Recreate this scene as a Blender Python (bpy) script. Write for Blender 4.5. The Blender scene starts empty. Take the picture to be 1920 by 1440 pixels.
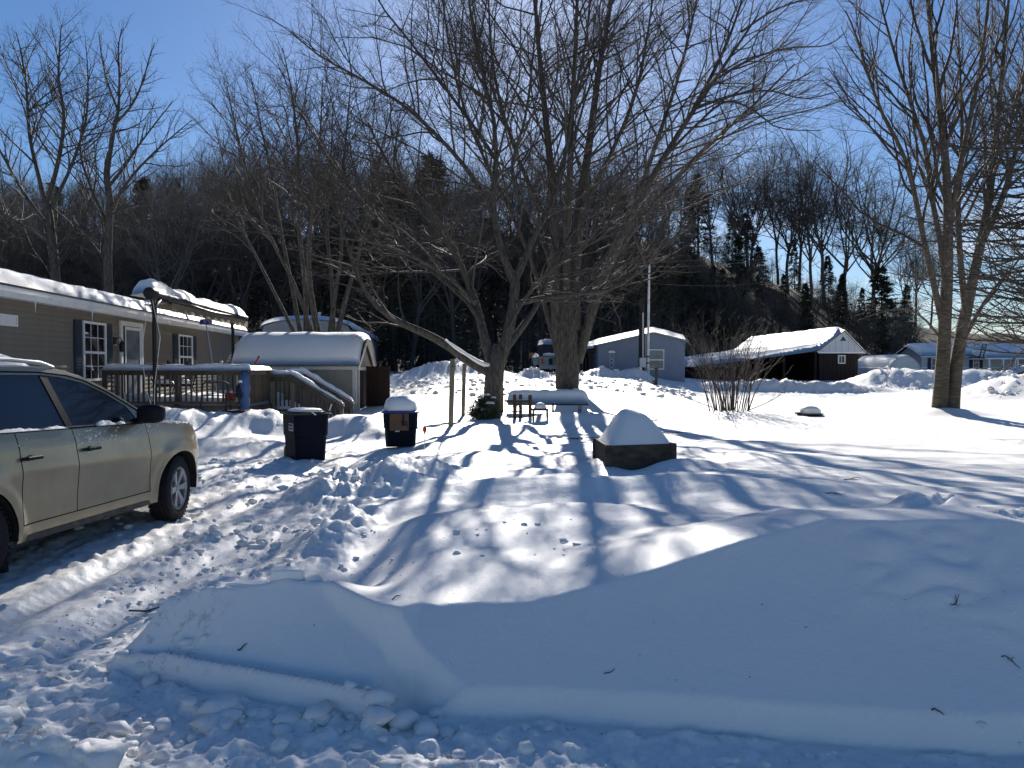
import bpy, bmesh, math, random
import numpy as np
from mathutils import Vector, Matrix

# ------------------------------------------------------------------ camera, sky, sun, exposure
scene = bpy.context.scene
col = scene.collection
R = math.radians
F_PX, CX, CY, HOR = 1400.0, 960.0, 720.0, 688.0      # photograph: focal length, centre and horizon in pixels
CAM_Z = 1.7
PITCH = math.atan((CY - HOR) / F_PX)
cam_data = bpy.data.cameras.new('camera'); cam = bpy.data.objects.new('camera', cam_data); col.objects.link(cam)
cam.location = (0, 0, CAM_Z); cam.rotation_euler = (R(90) - PITCH, 0, 0)
cam_data.sensor_fit = 'HORIZONTAL'; cam_data.sensor_width = 36.0; cam_data.lens = 36.0 * F_PX / 1920.0
cam_data.clip_start = 0.05; cam_data.clip_end = 3000
scene.camera = cam

SUN_DIR = Vector((0.024, 1.0, 0.505)).normalized()
SUN_EL = math.asin(SUN_DIR.z); SUN_AZ = math.atan2(SUN_DIR.x, SUN_DIR.y)
sun_data = bpy.data.lights.new('sun', 'SUN'); sun_data.energy = 5.0; sun_data.angle = R(0.53); sun_data.color = (1.0, 0.955, 0.89)
sun = bpy.data.objects.new('sun', sun_data); col.objects.link(sun)
sun.rotation_euler = SUN_DIR.to_track_quat('Z', 'Y').to_euler(); sun.location = (0, 0, 30)

world = bpy.data.worlds.new('World'); scene.world = world; world.use_nodes = True
wn, wl = world.node_tree.nodes, world.node_tree.links
wn.clear()
w_out = wn.new('ShaderNodeOutputWorld'); w_bg = wn.new('ShaderNodeBackground'); sky = wn.new('ShaderNodeTexSky')
sky.sky_type = 'NISHITA'; sky.sun_disc = False; sky.sun_elevation = SUN_EL; sky.sun_rotation = SUN_AZ
sky.altitude = 200; sky.air_density = 1.0; sky.dust_density = 0.3; sky.ozone_density = 2.6
w_bg.inputs['Strength'].default_value = 0.050
# thin fair-weather clouds low in the sky, all the way round
tc = wn.new('ShaderNodeTexCoord'); mp = wn.new('ShaderNodeMapping'); mp.inputs['Scale'].default_value = (3.2, 3.2, 9.0)
nz = wn.new('ShaderNodeTexNoise'); nz.inputs['Scale'].default_value = 2.0; nz.inputs['Detail'].default_value = 7; nz.inputs['Roughness'].default_value = 0.58
rp = wn.new('ShaderNodeValToRGB'); rp.color_ramp.elements[0].position = 0.47; rp.color_ramp.elements[1].position = 0.66
sx = wn.new('ShaderNodeSeparateXYZ'); er = wn.new('ShaderNodeMapRange')
er.inputs['From Min'].default_value = 0.22; er.inputs['From Max'].default_value = 0.10; er.inputs['To Min'].default_value = 0.0; er.inputs['To Max'].default_value = 0.85
mu = wn.new('ShaderNodeMath'); mu.operation = 'MULTIPLY'; mx = wn.new('ShaderNodeMixRGB'); mx.inputs['Color2'].default_value = (13.5, 13.8, 14.5, 1)
wl.new(tc.outputs['Generated'], mp.inputs['Vector']); wl.new(mp.outputs['Vector'], nz.inputs['Vector']); wl.new(nz.outputs['Fac'], rp.inputs['Fac'])
wl.new(tc.outputs['Generated'], sx.inputs['Vector']); wl.new(sx.outputs['Z'], er.inputs['Value'])
wl.new(rp.outputs['Color'], mu.inputs[0]); wl.new(er.outputs['Result'], mu.inputs[1]); wl.new(mu.outputs['Value'], mx.inputs['Fac'])
hs_ = wn.new('ShaderNodeHueSaturation'); hs_.inputs['Saturation'].default_value = 1.18; tn = wn.new('ShaderNodeMixRGB'); tn.blend_type = 'MULTIPLY'; tn.inputs['Fac'].default_value = 1.0; tn.inputs['Color2'].default_value = (0.89, 0.985, 1.15, 1); wl.new(sky.outputs['Color'], hs_.inputs['Color']); wl.new(hs_.outputs['Color'], tn.inputs['Color1']); wl.new(tn.outputs['Color'], mx.inputs['Color1']); wl.new(mx.outputs['Color'], w_bg.inputs['Color']); wl.new(w_bg.outputs['Background'], w_out.inputs['Surface'])

scene.view_settings.view_transform = 'Standard'; scene.view_settings.look = 'None'
scene.view_settings.exposure = 0.80; scene.view_settings.gamma = 1.0
scene.render.resolution_x = 1024; scene.render.resolution_y = 768
scene.cycles.use_denoising = True
scene.cycles.max_bounces = 6; scene.cycles.diffuse_bounces = 3; scene.cycles.glossy_bounces = 3; scene.cycles.transparent_max_bounces = 6

# ------------------------------------------------------------------ helpers
rnd = random.Random(7)
ORIG = {}                                            # object name -> inverse of its world matrix

def P(px, py, y):
    """point at depth y (metres ahead of the camera) seen at photo pixel (px, py)"""
    u, v = (px - CX) / F_PX, (CY - py) / F_PX
    dx, dy, dz = u, math.cos(PITCH) + v * math.sin(PITCH), v * math.cos(PITCH) - math.sin(PITCH)
    k = y / dy
    return Vector((dx * k, y, CAM_Z + dz * k))
def X(px, y): return P(px, HOR, y).x
def Z(py, y): return P(CX, py, y).z

def props(o, label=None, cat=None, group=None, kind=None):
    if label: o['label'] = label
    if cat: o['category'] = cat
    if group: o['group'] = group
    if kind: o['kind'] = kind
    return o

def thing(name, label, cat, loc=(0, 0, 0), rz=0.0, group=None, kind=None):
    o = bpy.data.objects.new(name, None); col.objects.link(o)
    o.empty_display_size = 0.2
    o.location = loc; o.rotation_euler = (0, 0, rz)
    ORIG[o.name] = (Matrix.Translation(Vector(loc)) @ Matrix.Rotation(rz, 4, 'Z')).inverted()
    return props(o, label, cat, group, kind)

def link(name, me, parent=None):
    o = bpy.data.objects.new(name, me); col.objects.link(o)
    if parent is not None:
        o.parent = parent
        if parent.name in ORIG: ORIG[o.name] = ORIG[parent.name]
    return o

class MB:
    """collects shapes, then links them as ONE mesh object"""
    def __init__(s): s.v = []; s.f = []
    def add(s, vs, fs):
        b = len(s.v); s.v += [tuple(v) for v in vs]; s.f += [tuple(i + b for i in f) for f in fs]; return s
    def box(s, a, b, ch=0.0):
        (x0, y0, z0), (x1, y1, z1) = a, b
        x0, x1 = min(x0, x1), max(x0, x1); y0, y1 = min(y0, y1), max(y0, y1); z0, z1 = min(z0, z1), max(z0, z1)
        if ch <= 0:
            return s.add([(x0,y0,z0),(x1,y0,z0),(x1,y1,z0),(x0,y1,z0),(x0,y0,z1),(x1,y0,z1),(x1,y1,z1),(x0,y1,z1)],
                         [(3,2,1,0),(4,5,6,7),(0,1,5,4),(1,2,6,5),(2,3,7,6),(3,0,4,7)])
        bm = bmesh.new(); vs = [bm.verts.new(p) for p in [(x0,y0,z0),(x1,y0,z0),(x1,y1,z0),(x0,y1,z0),(x0,y0,z1),(x1,y0,z1),(x1,y1,z1),(x0,y1,z1)]]
        for f in [(3,2,1,0),(4,5,6,7),(0,1,5,4),(1,2,6,5),(2,3,7,6),(3,0,4,7)]: bm.faces.new([vs[i] for i in f])
        bmesh.ops.bevel(bm, geom=bm.edges[:], offset=ch, segments=2, profile=0.6, affect='EDGES')
        bm.verts.index_update(); vv = [v.co[:] for v in bm.verts]; ff = [[v.index for v in f.verts] for f in bm.faces]; bm.free()
        return s.add(vv, ff)
    def bar(s, p, q, w, h, up=(0, 0, 1)):
        p, q = Vector(p), Vector(q); t = (q - p).normalized(); up = Vector(up)
        a = t.cross(up)
        if a.length < 1e-4: a = t.cross(Vector((0, 1, 0)))
        a.normalize(); b = a.cross(t).normalized(); a *= w / 2; b *= h / 2
        return s.add([p-a-b, p+a-b, p+a+b, p-a+b, q-a-b, q+a-b, q+a+b, q-a+b], [(3,2,1,0),(4,5,6,7),(0,1,5,4),(1,2,6,5),(2,3,7,6),(3,0,4,7)])
    def tube(s, pts, r, n=8, caps=True):
        pts = [Vector(p) for p in pts]; m = len(pts); rs = r if isinstance(r, (list, tuple)) else [r] * m
        ref = Vector((0.31, 0.17, 0.93)); vs = []; fs = []
        for i, p in enumerate(pts):
            t = (pts[min(i+1, m-1)] - pts[max(i-1, 0)]).normalized()
            a = t.cross(ref)
            if a.length < 0.05: a = t.cross(Vector((1, 0, 0)))
            a.normalize(); b = t.cross(a)
            for k in range(n):
                g = 2 * math.pi * k / n; vs.append(p + (a * math.cos(g) + b * math.sin(g)) * rs[i])
        for i in range(m - 1):
            for k in range(n):
                k2 = (k + 1) % n; fs.append((i*n+k, i*n+k2, (i+1)*n+k2, (i+1)*n+k))
        if caps: fs.append(tuple(range(n - 1, -1, -1))); fs.append(tuple((m-1)*n + k for k in range(n)))
        return s.add(vs, fs)
    def lathe(s, c, axis, prof, n=20, caps=True):
        """prof: list of (radius, distance along axis)"""
        c = Vector(c); t = Vector(axis).normalized(); a = t.cross(Vector((0.2, 0.1, 0.97)))
        if a.length < 0.05: a = t.cross(Vector((1, 0, 0)))
        a.normalize(); b = t.cross(a); vs = []; fs = []; m = len(prof)
        for rr, dd in prof:
            for k in range(n):
                g = 2 * math.pi * k / n; vs.append(c + t * dd + (a * math.cos(g) + b * math.sin(g)) * rr)
        for i in range(m - 1):
            for k in range(n):
                k2 = (k + 1) % n; fs.append((i*n+k, i*n+k2, (i+1)*n+k2, (i+1)*n+k))
        if caps and prof[0][0] > 1e-4: fs.append(tuple(range(n-1, -1, -1)))
        if caps and prof[-1][0] > 1e-4: fs.append(tuple((m-1)*n + k for k in range(n)))
        return s.add(vs, fs)
    def prism(s, poly, d):
        """closed polygon (3-D points in one plane) pushed along vector d"""
        d = Vector(d); n = len(poly); vs = [Vector(p) for p in poly] + [Vector(p) + d for p in poly]
        return s.add(vs, [tuple(range(n-1, -1, -1)), tuple(range(n, 2*n))] + [(i, (i+1) % n, n + (i+1) % n, n + i) for i in range(n)])
    def mesh(s, name, mat, smooth=False, inv=None):
        me = bpy.data.meshes.new(name)
        vs = s.v if inv is None else [tuple(inv @ Vector(v)) for v in s.v]
        me.from_pydata(vs, [], s.f)
        bm = bmesh.new(); bm.from_mesh(me); bmesh.ops.recalc_face_normals(bm, faces=bm.faces[:]); bm.to_mesh(me); bm.free()
        me.materials.append(M[mat] if isinstance(mat, str) else mat)
        if smooth:
            for p in me.polygons: p.use_smooth = True
            if smooth != 'all': me.set_sharp_from_angle(angle=R(38))
        me.update(); return me
    def build(s, name, mat, parent=None, smooth=False, world=False):
        inv = ORIG[parent.name] if (world and parent is not None) else None
        return link(name, s.mesh(name, mat, smooth, inv), parent)

def np_mesh(name, verts, quads, mat, smooth=True, tris=None):
    me = bpy.data.meshes.new(name)
    verts = np.asarray(verts, dtype=np.float32); quads = np.asarray(quads, dtype=np.int32)
    nq = len(quads); me.vertices.add(len(verts)); me.vertices.foreach_set('co', verts.ravel())
    me.loops.add(nq * quads.shape[1]); me.loops.foreach_set('vertex_index', quads.ravel())
    me.polygons.add(nq); me.polygons.foreach_set('loop_start', np.arange(0, nq * quads.shape[1], quads.shape[1], dtype=np.int32))
    me.polygons.foreach_set('use_smooth', np.full(nq, smooth, dtype=bool))
    me.update(calc_edges=True); me.materials.append(M[mat] if isinstance(mat, str) else mat)
    return me

def grid_faces(nr, nc):
    i = np.arange(nr * nc).reshape(nr, nc)
    return np.stack([i[:-1, :-1], i[:-1, 1:], i[1:, 1:], i[1:, :-1]], -1).reshape(-1, 4)

# vectorised gradient noise
def _hash(ix, iy, seed):
    h = (ix * 374761393 + iy * 668265263 + seed * 1442695041) & 0xFFFFFFFF
    h = ((h ^ (h >> 13)) * 1274126177) & 0xFFFFFFFF
    return ((h ^ (h >> 16)) & 0xFFFF) / 65535.0 * 2 * math.pi
def noise(x, y, seed=0):
    x = np.asarray(x, dtype=np.float64); y = np.asarray(y, dtype=np.float64)
    ix = np.floor(x).astype(np.int64); iy = np.floor(y).astype(np.int64); fx = x - ix; fy = y - iy
    u = fx*fx*fx*(fx*(fx*6-15)+10); v = fy*fy*fy*(fy*(fy*6-15)+10)
    def g(a, b, dx, dy):
        t = _hash(a, b, seed); return np.cos(t) * dx + np.sin(t) * dy
    n00 = g(ix, iy, fx, fy); n10 = g(ix+1, iy, fx-1, fy); n01 = g(ix, iy+1, fx, fy-1); n11 = g(ix+1, iy+1, fx-1, fy-1)
    return ((n00*(1-u)+n10*u)*(1-v) + (n01*(1-u)+n11*u)*v) * 1.5
def fbm(x, y, seed, octs=3, gain=0.5):
    a = 0; k = 1.0
    for i in range(octs):
        a = a + k * noise(x * 2**i, y * 2**i, seed + i); k *= gain
    return a
def sst(x, a, b):
    t = np.clip((x - a) / (b - a), 0, 1); return t * t * (3 - 2 * t)

# ------------------------------------------------------------------ materials
M = {}
def mat(name, c, rough=0.7, var=0.0, scale=6.0, bump=0.0, bscale=None, metal=0.0, spec=0.35, stretch=(1, 1, 1), c2=None, detail=4, obj_rand=0.0, coat=0.0):
    m = bpy.data.materials.new(name); m.use_nodes = True; n, l = m.node_tree.nodes, m.node_tree.links
    b = n['Principled BSDF']; b.inputs['Roughness'].default_value = rough; b.inputs['Metallic'].default_value = metal
    b.inputs['Specular IOR Level'].default_value = spec; b.inputs['Base Color'].default_value = (*c, 1)
    if coat: b.inputs['Coat Weight'].default_value = coat; b.inputs['Coat Roughness'].default_value = 0.12
    t = mpn = None
    if var or c2 or bump:
        t = n.new('ShaderNodeTexCoord'); mpn = n.new('ShaderNodeMapping'); mpn.inputs['Scale'].default_value = stretch
        l.new(t.outputs['Object'], mpn.inputs['Vector'])
    if var or c2:
        z = n.new('ShaderNodeTexNoise'); z.inputs['Scale'].default_value = scale; z.inputs['Detail'].default_value = detail; z.inputs['Roughness'].default_value = 0.62
        l.new(mpn.outputs['Vector'], z.inputs['Vector'])
        r = n.new('ShaderNodeValToRGB'); r.color_ramp.elements[0].position = 0.32; r.color_ramp.elements[1].position = 0.68
        a = c2 if c2 else tuple(k * (1 - var) for k in c); d = c if c2 else tuple(min(1, k * (1 + var)) for k in c)
        r.color_ramp.elements[0].color = (*a, 1); r.color_ramp.elements[1].color = (*d, 1)
        l.new(z.outputs['Fac'], r.inputs['Fac']); last = r.outputs['Color']
        if obj_rand:
            oi = n.new('ShaderNodeObjectInfo'); mr = n.new('ShaderNodeMapRange'); mr.inputs['To Min'].default_value = 1 - obj_rand; mr.inputs['To Max'].default_value = 1 + obj_rand
            hs = n.new('ShaderNodeHueSaturation'); l.new(oi.outputs['Random'], mr.inputs['Value']); l.new(mr.outputs['Result'], hs.inputs['Value']); l.new(last, hs.inputs['Color']); last = hs.outputs['Color']
        l.new(last, b.inputs['Base Color'])
    if bump:
        z2 = n.new('ShaderNodeTexNoise'); z2.inputs['Scale'].default_value = bscale or scale * 3; z2.inputs['Detail'].default_value = 5
        l.new(mpn.outputs['Vector'], z2.inputs['Vector'])
        bp = n.new('ShaderNodeBump'); bp.inputs['Strength'].default_value = 1.0; bp.inputs['Distance'].default_value = bump
        l.new(z2.outputs['Fac'], bp.inputs['Height']); l.new(bp.outputs['Normal'], b.inputs['Normal'])
    M[name] = m; return m

def snow_material(name, dirt=False):
    m = bpy.data.materials.new(name); m.use_nodes = True; n, l = m.node_tree.nodes, m.node_tree.links
    b = n['Principled BSDF']; b.inputs['Roughness'].default_value = 0.55; b.inputs['Specular IOR Level'].default_value = 0.28
    b.inputs['Base Color'].default_value = (0.90, 0.87, 0.82, 1)
    t = n.new('ShaderNodeTexCoord')
    z1 = n.new('ShaderNodeTexNoise'); z1.inputs['Scale'].default_value = 9; z1.inputs['Detail'].default_value = 6; z1.inputs['Roughness'].default_value = 0.65
    z2 = n.new('ShaderNodeTexNoise'); z2.inputs['Scale'].default_value = 90; z2.inputs['Detail'].default_value = 3
    l.new(t.outputs['Object'], z1.inputs['Vector']); l.new(t.outputs['Object'], z2.inputs['Vector'])
    b1 = n.new('ShaderNodeBump'); b1.inputs['Distance'].default_value = 0.009; b2 = n.new('ShaderNodeBump'); b2.inputs['Distance'].default_value = 0.0018
    l.new(z1.outputs['Fac'], b1.inputs['Height']); l.new(z2.outputs['Fac'], b2.inputs['Height']); l.new(b1.outputs['Normal'], b2.inputs['Normal']); l.new(b2.outputs['Normal'], b.inputs['Normal'])
    if dirt:                                            # grit thrown onto the driveway and the ploughed road, kept in a per-vertex amount
        at = n.new('ShaderNodeAttribute'); at.attribute_name = 'grit'
        z3 = n.new('ShaderNodeTexNoise'); z3.inputs['Scale'].default_value = 13; z3.inputs['Detail'].default_value = 8; z3.inputs['Roughness'].default_value = 0.75
        l.new(t.outputs['Object'], z3.inputs['Vector'])
        mr = n.new('ShaderNodeMapRange'); mr.inputs['From Min'].default_value = 0.53; mr.inputs['From Max'].default_value = 0.70; l.new(z3.outputs['Fac'], mr.inputs['Value'])
        ml = n.new('ShaderNodeMath'); ml.operation = 'MULTIPLY'; l.new(mr.outputs['Result'], ml.inputs[0]); l.new(at.outputs['Fac'], ml.inputs[1])
        mi = n.new('ShaderNodeMixRGB'); mi.inputs['Color1'].default_value = (0.90, 0.87, 0.82, 1); mi.inputs['Color2'].default_value = (0.15, 0.135, 0.12, 1)
        l.new(ml.outputs['Value'], mi.inputs['Fac']); l.new(mi.outputs['Color'], b.inputs['Base Color'])
    M[name] = m
snow_material('snow_ground', True); snow_material('snow')
mat('bark_maple', (0.078, 0.070, 0.061), 0.9, 0.62, 6, 0.05, 14, stretch=(3, 3, 0.7))
mat('bark_birch', (0.135, 0.112, 0.078), 0.85, scale=5, bump=0.02, bscale=16, stretch=(1, 1, 4), c2=(0.04, 0.032, 0.024))
mat('twig', (0.066, 0.056, 0.048), 0.75, 0.25, 1.2)
mat('twig_birch', (0.05, 0.038, 0.03), 0.75, 0.25, 1.2)
mat('forest_bark', (0.082, 0.074, 0.066), 0.9, 0.3, 1.5, obj_rand=0.3)
mat('needles', (0.036, 0.042, 0.024), 0.8, 0.5, 0.7, obj_rand=0.3)
mat('shrub_needles', (0.045, 0.065, 0.03), 0.75, 0.4, 8)
mat('forest_floor', (0.045, 0.036, 0.026), 0.95, 0.5, 0.3)
mat('far_wood', (0.05, 0.046, 0.046), 0.95, 0.5, 0.06)
mat('siding_tan', (0.205, 0.178, 0.142), 0.6, 0.06, 3)
mat('trim_white', (0.74, 0.74, 0.73), 0.5, 0.05, 4)
mat('shutter_navy', (0.022, 0.034, 0.055), 0.55, 0.1, 6)
mat('roof_shingle', (0.07, 0.066, 0.062), 0.9, 0.3, 12)
mat('glass', (0.012, 0.015, 0.022), 0.04, spec=0.6)
mat('glass_pale', (0.20, 0.22, 0.24), 0.08, 0.3, 2.0, spec=0.6)
mat('dark_metal', (0.013, 0.012, 0.012), 0.45, 0.2, 10)
mat('black_plastic', (0.008, 0.009, 0.012), 0.5, 0.1, 8, spec=0.2)
mat('bin_navy', (0.004, 0.006, 0.014), 0.6, 0.12, 8, spec=0.12)
mat('bin_blue_lid', (0.012, 0.04, 0.24), 0.4)
mat('wood_deck', (0.085, 0.070, 0.052), 0.85, 0.35, 5, 0.004, 20, stretch=(1, 1, 0.35), obj_rand=0.25)
mat('wood_post', (0.185, 0.155, 0.105), 0.85, 0.3, 6, 0.004, 22, stretch=(2, 2, 0.3))
mat('wood_dark', (0.062, 0.043, 0.030), 0.85, 0.4, 6, 0.005, 20, stretch=(0.4, 2, 2))
mat('bed_wood', (0.085, 0.060, 0.042), 0.85, 0.45, 6, 0.005, 20, stretch=(0.5, 2, 2))
mat('wire_grey', (0.12, 0.12, 0.12), 0.6)
mat('wood_red', (0.075, 0.030, 0.022), 0.8, 0.35, 6)
mat('shed_wall', (0.245, 0.22, 0.185), 0.75, 0.08, 3)
mat('shed_trim', (0.50, 0.485, 0.45), 0.7, 0.08, 3)
mat('door_brown', (0.028, 0.014, 0.010), 0.7, 0.3, 5)
mat('interior_dark', (0.015, 0.013, 0.012), 0.9)
mat('home_blue', (0.215, 0.265, 0.345), 0.55, 0.06, 2)
mat('home_grey', (0.30, 0.31, 0.33), 0.6, 0.06, 2)
mat('home_white', (0.46, 0.475, 0.46), 0.6, 0.04, 2)
mat('barn_black', (0.020, 0.013, 0.011), 0.85, 0.3, 3)
mat('gable_pale', (0.50, 0.53, 0.57), 0.7, 0.05, 2)
mat('tarp_blue', (0.055, 0.105, 0.25), 0.7, 0.2, 6, 0.01, 14)
mat('canvas_tan', (0.17, 0.145, 0.10), 0.85, 0.15, 6)
mat('red_plastic', (0.50, 0.015, 0.012), 0.35)
mat('red_reflector', (0.62, 0.05, 0.02), 0.25)
mat('blue_plastic', (0.02, 0.03, 0.38), 0.4)
mat('aluminium', (0.55, 0.55, 0.56), 0.35, metal=0.8)
mat('pole_white', (0.66, 0.66, 0.64), 0.5, 0.25, 5)
mat('pole_wood', (0.030, 0.023, 0.020), 0.9, 0.3, 5)
mat('meter_grey', (0.55, 0.56, 0.57), 0.5)
mat('green_metal', (0.03, 0.042, 0.03), 0.6)
mat('cardboard', (0.155, 0.085, 0.05), 0.85, 0.15, 5)
mat('ink_dark', (0.02, 0.014, 0.012), 0.8)
mat('label_white', (0.62, 0.63, 0.64), 0.6)
mat('car_paint', (0.40, 0.335, 0.225), 0.30, 0.10, 2.2, metal=0.65, spec=0.5, coat=0.35)
mat('car_grime', (0.10, 0.09, 0.075), 0.9, 0.4, 9)
mat('tyre', (0.014, 0.014, 0.015), 0.85, 0.2, 20)
mat('rim', (0.34, 0.35, 0.36), 0.45, 0.25, 9, metal=0.25)
mat('chrome', (0.6, 0.6, 0.6), 0.15, metal=1.0)
mat('jeep_green', (0.19, 0.24, 0.24), 0.5, 0.2, 4)
mat('lamp_red', (0.35, 0.02, 0.02), 0.25)
mat('headlamp', (0.75, 0.72, 0.62), 0.15, spec=0.7)
mat('greenhouse_film', (0.48, 0.52, 0.52), 0.35, 0.1, 3)
mat('ice', (0.75, 0.80, 0.86), 0.1, spec=0.6)
mat('stone_grey', (0.12, 0.115, 0.11), 0.85, 0.3, 8)
mat('cloth_dark', (0.014, 0.018, 0.032), 0.8, 0.3, 6)
# ------------------------------------------------------------------ terrain
MOUNDS = [  # px, distance, rx, ry, height, roughness
    (850, 35.5, 2.3, 1.6, 0.70, 0.03), (1712, 36, 2.3, 1.5, 0.74, 0.06), (1845, 37, 2.6, 1.5, 0.74, 0.06), (1625, 37, 1.5, 1.5, 0.35, 0.05), (1790, 5.0, 0.45, 0.25, 0.03, 0.07), (1870, 4.9, 0.4, 0.25, 0.04, 0.07),
    (1945, 28, 2.7, 2.2, 0.85, 0.08), (650, 16.6, 0.75, 0.55, 0.40, 0.02), (700, 16.0, 0.7, 0.5, 0.22, 0.02), (500, 17.0, 0.85, 0.7, 0.36, 0.05),
    (345, 16.2, 1.5, 0.9, 0.50, 0.03), (250, 15.0, 1.3, 1.0, 0.35, 0.03), (450, 13.8, 1.2, 0.7, 0.22, 0.02), (1000, 33.5, 0.7, 0.5, 0.35, 0.05),
    (1130, 33.8, 1.0, 0.6, 0.32, 0.05), (1195, 34.0, 0.6, 0.5, 0.36, 0.04), (1130, 11.0, 0.35, 0.5, 0.12, 0.01), (1278, 10.6, 0.5, 0.5, 0.13, 0.01),
    (1775, 19.9, 0.8, 0.6, 0.16, 0.0), (830, 9.6, 0.8, 0.8, 0.10, 0.02), (1020, 8.6, 1.1, 0.55, 0.14, 0.0), (900, 11.5, 1.0, 0.6, 0.12, 0.0), (1100, 7.2, 0.9, 0.5, 0.10, 0.0),
    (1300, 8.6, 1.4, 0.6, 0.10, 0.0), (870, 6.8, 0.9, 0.5, 0.10, 0.0), (1080, 18.5, 1.4, 0.5, 0.18, 0.0), (960, 16.5, 1.2, 0.5, 0.12, 0.0), (1545, 33.0, 1.2, 0.5, 0.22, 0.06),
    (1420, 33.5, 1.3, 0.6, 0.34, 0.08), (1480, 33.2, 1.4, 0.5, 0.30, 0.08), (1600, 33.0, 1.6, 0.5, 0.26, 0.06), (1340, 33.6, 1.2, 0.6, 0.26, 0.05), (620, 9.2, 0.5, 0.9, 0.20, 0.07), (745, 9.6, 0.7, 0.8, 0.16, 0.06), (640, 7.0, 0.35, 0.6, 0.15, 0.07),
]
MOUNDS = [(X(px, d), d, rx, ry, h, q) for px, d, rx, ry, h, q in MOUNDS]

def terrain(x, y):
    """height of the snow surface and the amount of grit in it"""
    x = np.asarray(x, dtype=np.float64); y = np.asarray(y, dtype=np.float64)
    yy = np.clip(y, 0, 400)
    mid = np.interp(yy, [0, 5, 8, 11, 13, 18, 22, 26, 30, 34, 38, 60, 120, 400], [.40, .36, .26, .20, .22, .33, .40, .88, 1.05, 1.28, 1.25, 1.2, 2.0, 2.0])
    rgt = np.interp(yy, [0, 5, 8, 15, 20, 24, 32, 42, 60, 120, 400], [.45, .42, .32, .34, .45, .50, .56, .96, .70, 1.0, 1.0])
    lft = np.interp(yy, [0, 10, 14, 18, 22, 30, 37, 60, 120, 400], [.05, .07, .16, .30, .34, .80, 1.20, 1.5, 2.5, 2.5])
    t = x / np.maximum(yy, 4)
    wr = sst(t, 0.14, 0.30); wl_ = sst(-t, 0.10, 0.22)
    z = mid * (1 - wr) * (1 - wl_) + rgt * wr + lft * wl_ * (1 - wr)
    und = sst(y, 4.2, 6.5) * (1 - sst(y, 13, 24)) * (1 - sst(x, 2.0, 6.0) * 0.75)
    z = z + und * (0.085 * noise(x * 0.55 + 3.1, y * 0.8 + 1.7, 11) + 0.045 * noise(x * 1.2, y * 1.9, 12))
    z = z + 0.05 * noise(x * 0.16, y * 0.22, 14) * sst(y, 8, 16)
    z = z + 0.017 * noise(x * 1.2, y * 5.5 + 0.6 * noise(x, y, 3), 15) * sst(y, 5, 9) * (1 - sst(y, 24, 30))
    # driveway on the left, churned by the car
    edge = -1.62 + 0.16 * noise(y * 0.7, y * 0.1, 21) + 0.06 * noise(y * 2.7, 0.3, 22)
    drive = sst(-x, -edge - 0.02, -edge + 0.30) * (1 - sst(y, 11.5, 15.5)) * sst(y, 3.2, 4.0)
    zd = np.interp(yy, [0, 3, 8, 13, 17], [0.0, 0.01, 0.05, 0.13, 0.30])
    lump = 0.040 * noise(x * 1.5, y * 0.9, 31) + 0.024 * np.abs(noise(x * 3.9, y * 2.9, 32)) + 0.016 * noise(x * 8, y * 7, 33) + 0.011 * noise(x * 17, y * 16, 34) + 0.006 * noise(x * 34, y * 33, 39)
    lump = lump + 0.045 * noise(x * 2.8 + 0.25 * y, y * 0.28, 40)                    # old tyre tracks
    patch = sst(noise(x * 0.9, y * 0.7, 46), -0.1, 0.35)
    clod = patch * (np.maximum(0, noise(x * 6.5, y * 6.5, 37) - 0.25) * 0.09 + np.maximum(0, noise(x * 13, y * 13, 38) - 0.2) * 0.06 + np.maximum(0, noise(x * 25, y * 25, 47) - 0.15) * 0.03)
    rut = 0 * -0.05 * (np.exp(-((x + 3.0 + 0.1 * y * 0.06) / 0.16) ** 2) + np.exp(-((x + 2.35) / 0.2) ** 2))
    trk = np.exp(-((x + 2.62 + 0.10 * np.sin(y * 0.55)) / 0.13) ** 2) + np.exp(-((x + 3.25 + 0.16 * np.sin(y * 0.45)) / 0.13) ** 2)
    trk = np.clip(trk, 0, 1)
    z = z * (1 - drive) + (zd + (lump + clod) * (1 - 0.75 * trk) - 0.055 * trk + 0.008 * np.sin(y * 75 + x * 30) * trk * (y < 9)) * drive
    # windrow along the driveway's edge
    wrow = np.exp(-((x - edge - 0.05) / 0.24) ** 2) * sst(y, 5.2, 6.5) * (1 - sst(y, 10.5, 13))
    z = z + wrow * (0.09 + 0.06 * noise(x * 3, y * 3, 35) + 0.05 * np.abs(noise(x * 8, y * 8, 36)))
    # ploughed bank in front: cut foot, shaded face, crest
    xx = np.clip(x, -8, 9)
    toe = np.interp(xx, [-8, -2.6, -1.95, -0.68, -0.18, 2.2, 9], [4.9, 4.3, 3.98, 3.54, 3.58, 3.22, 2.9]) + 0.03 * noise(x * 2.3, 0.7, 41) + 0.004 * noise(x * 7, 0.2, 42)
    zc = 0.012 * noise(x * 6, 1.3, 58) * sst(-x, 0.8, 1.1) + np.interp(xx, [-8, -2.5, -2.1, -1.8, -1.3, -1.0, -0.75, -0.4, 0.1, 0.8, 1.3, 1.8, 2.8, 3.4, 4.2, 9], [.10, .14, .33, .43, .495, .49, .44, .40, .43, .58, .72, .83, .84, .73, .62, .58])
    foot = np.interp(xx, [-8, -2.2, -1.9, -0.7, -0.5, 0.0, 2.3, 9], [.05, .10, .24, .23, .08, .12, .14, .14])
    slope = np.interp(xx, [-8, -2.2, -1.6, -0.9, -0.3, 1.5, 9], [.8, .95, .95, .74, .66, .70, .70])
    d = y - toe
    face = np.clip(d / 0.05, 0, 1) * foot + np.maximum(0, d - 0.02) * slope
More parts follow.
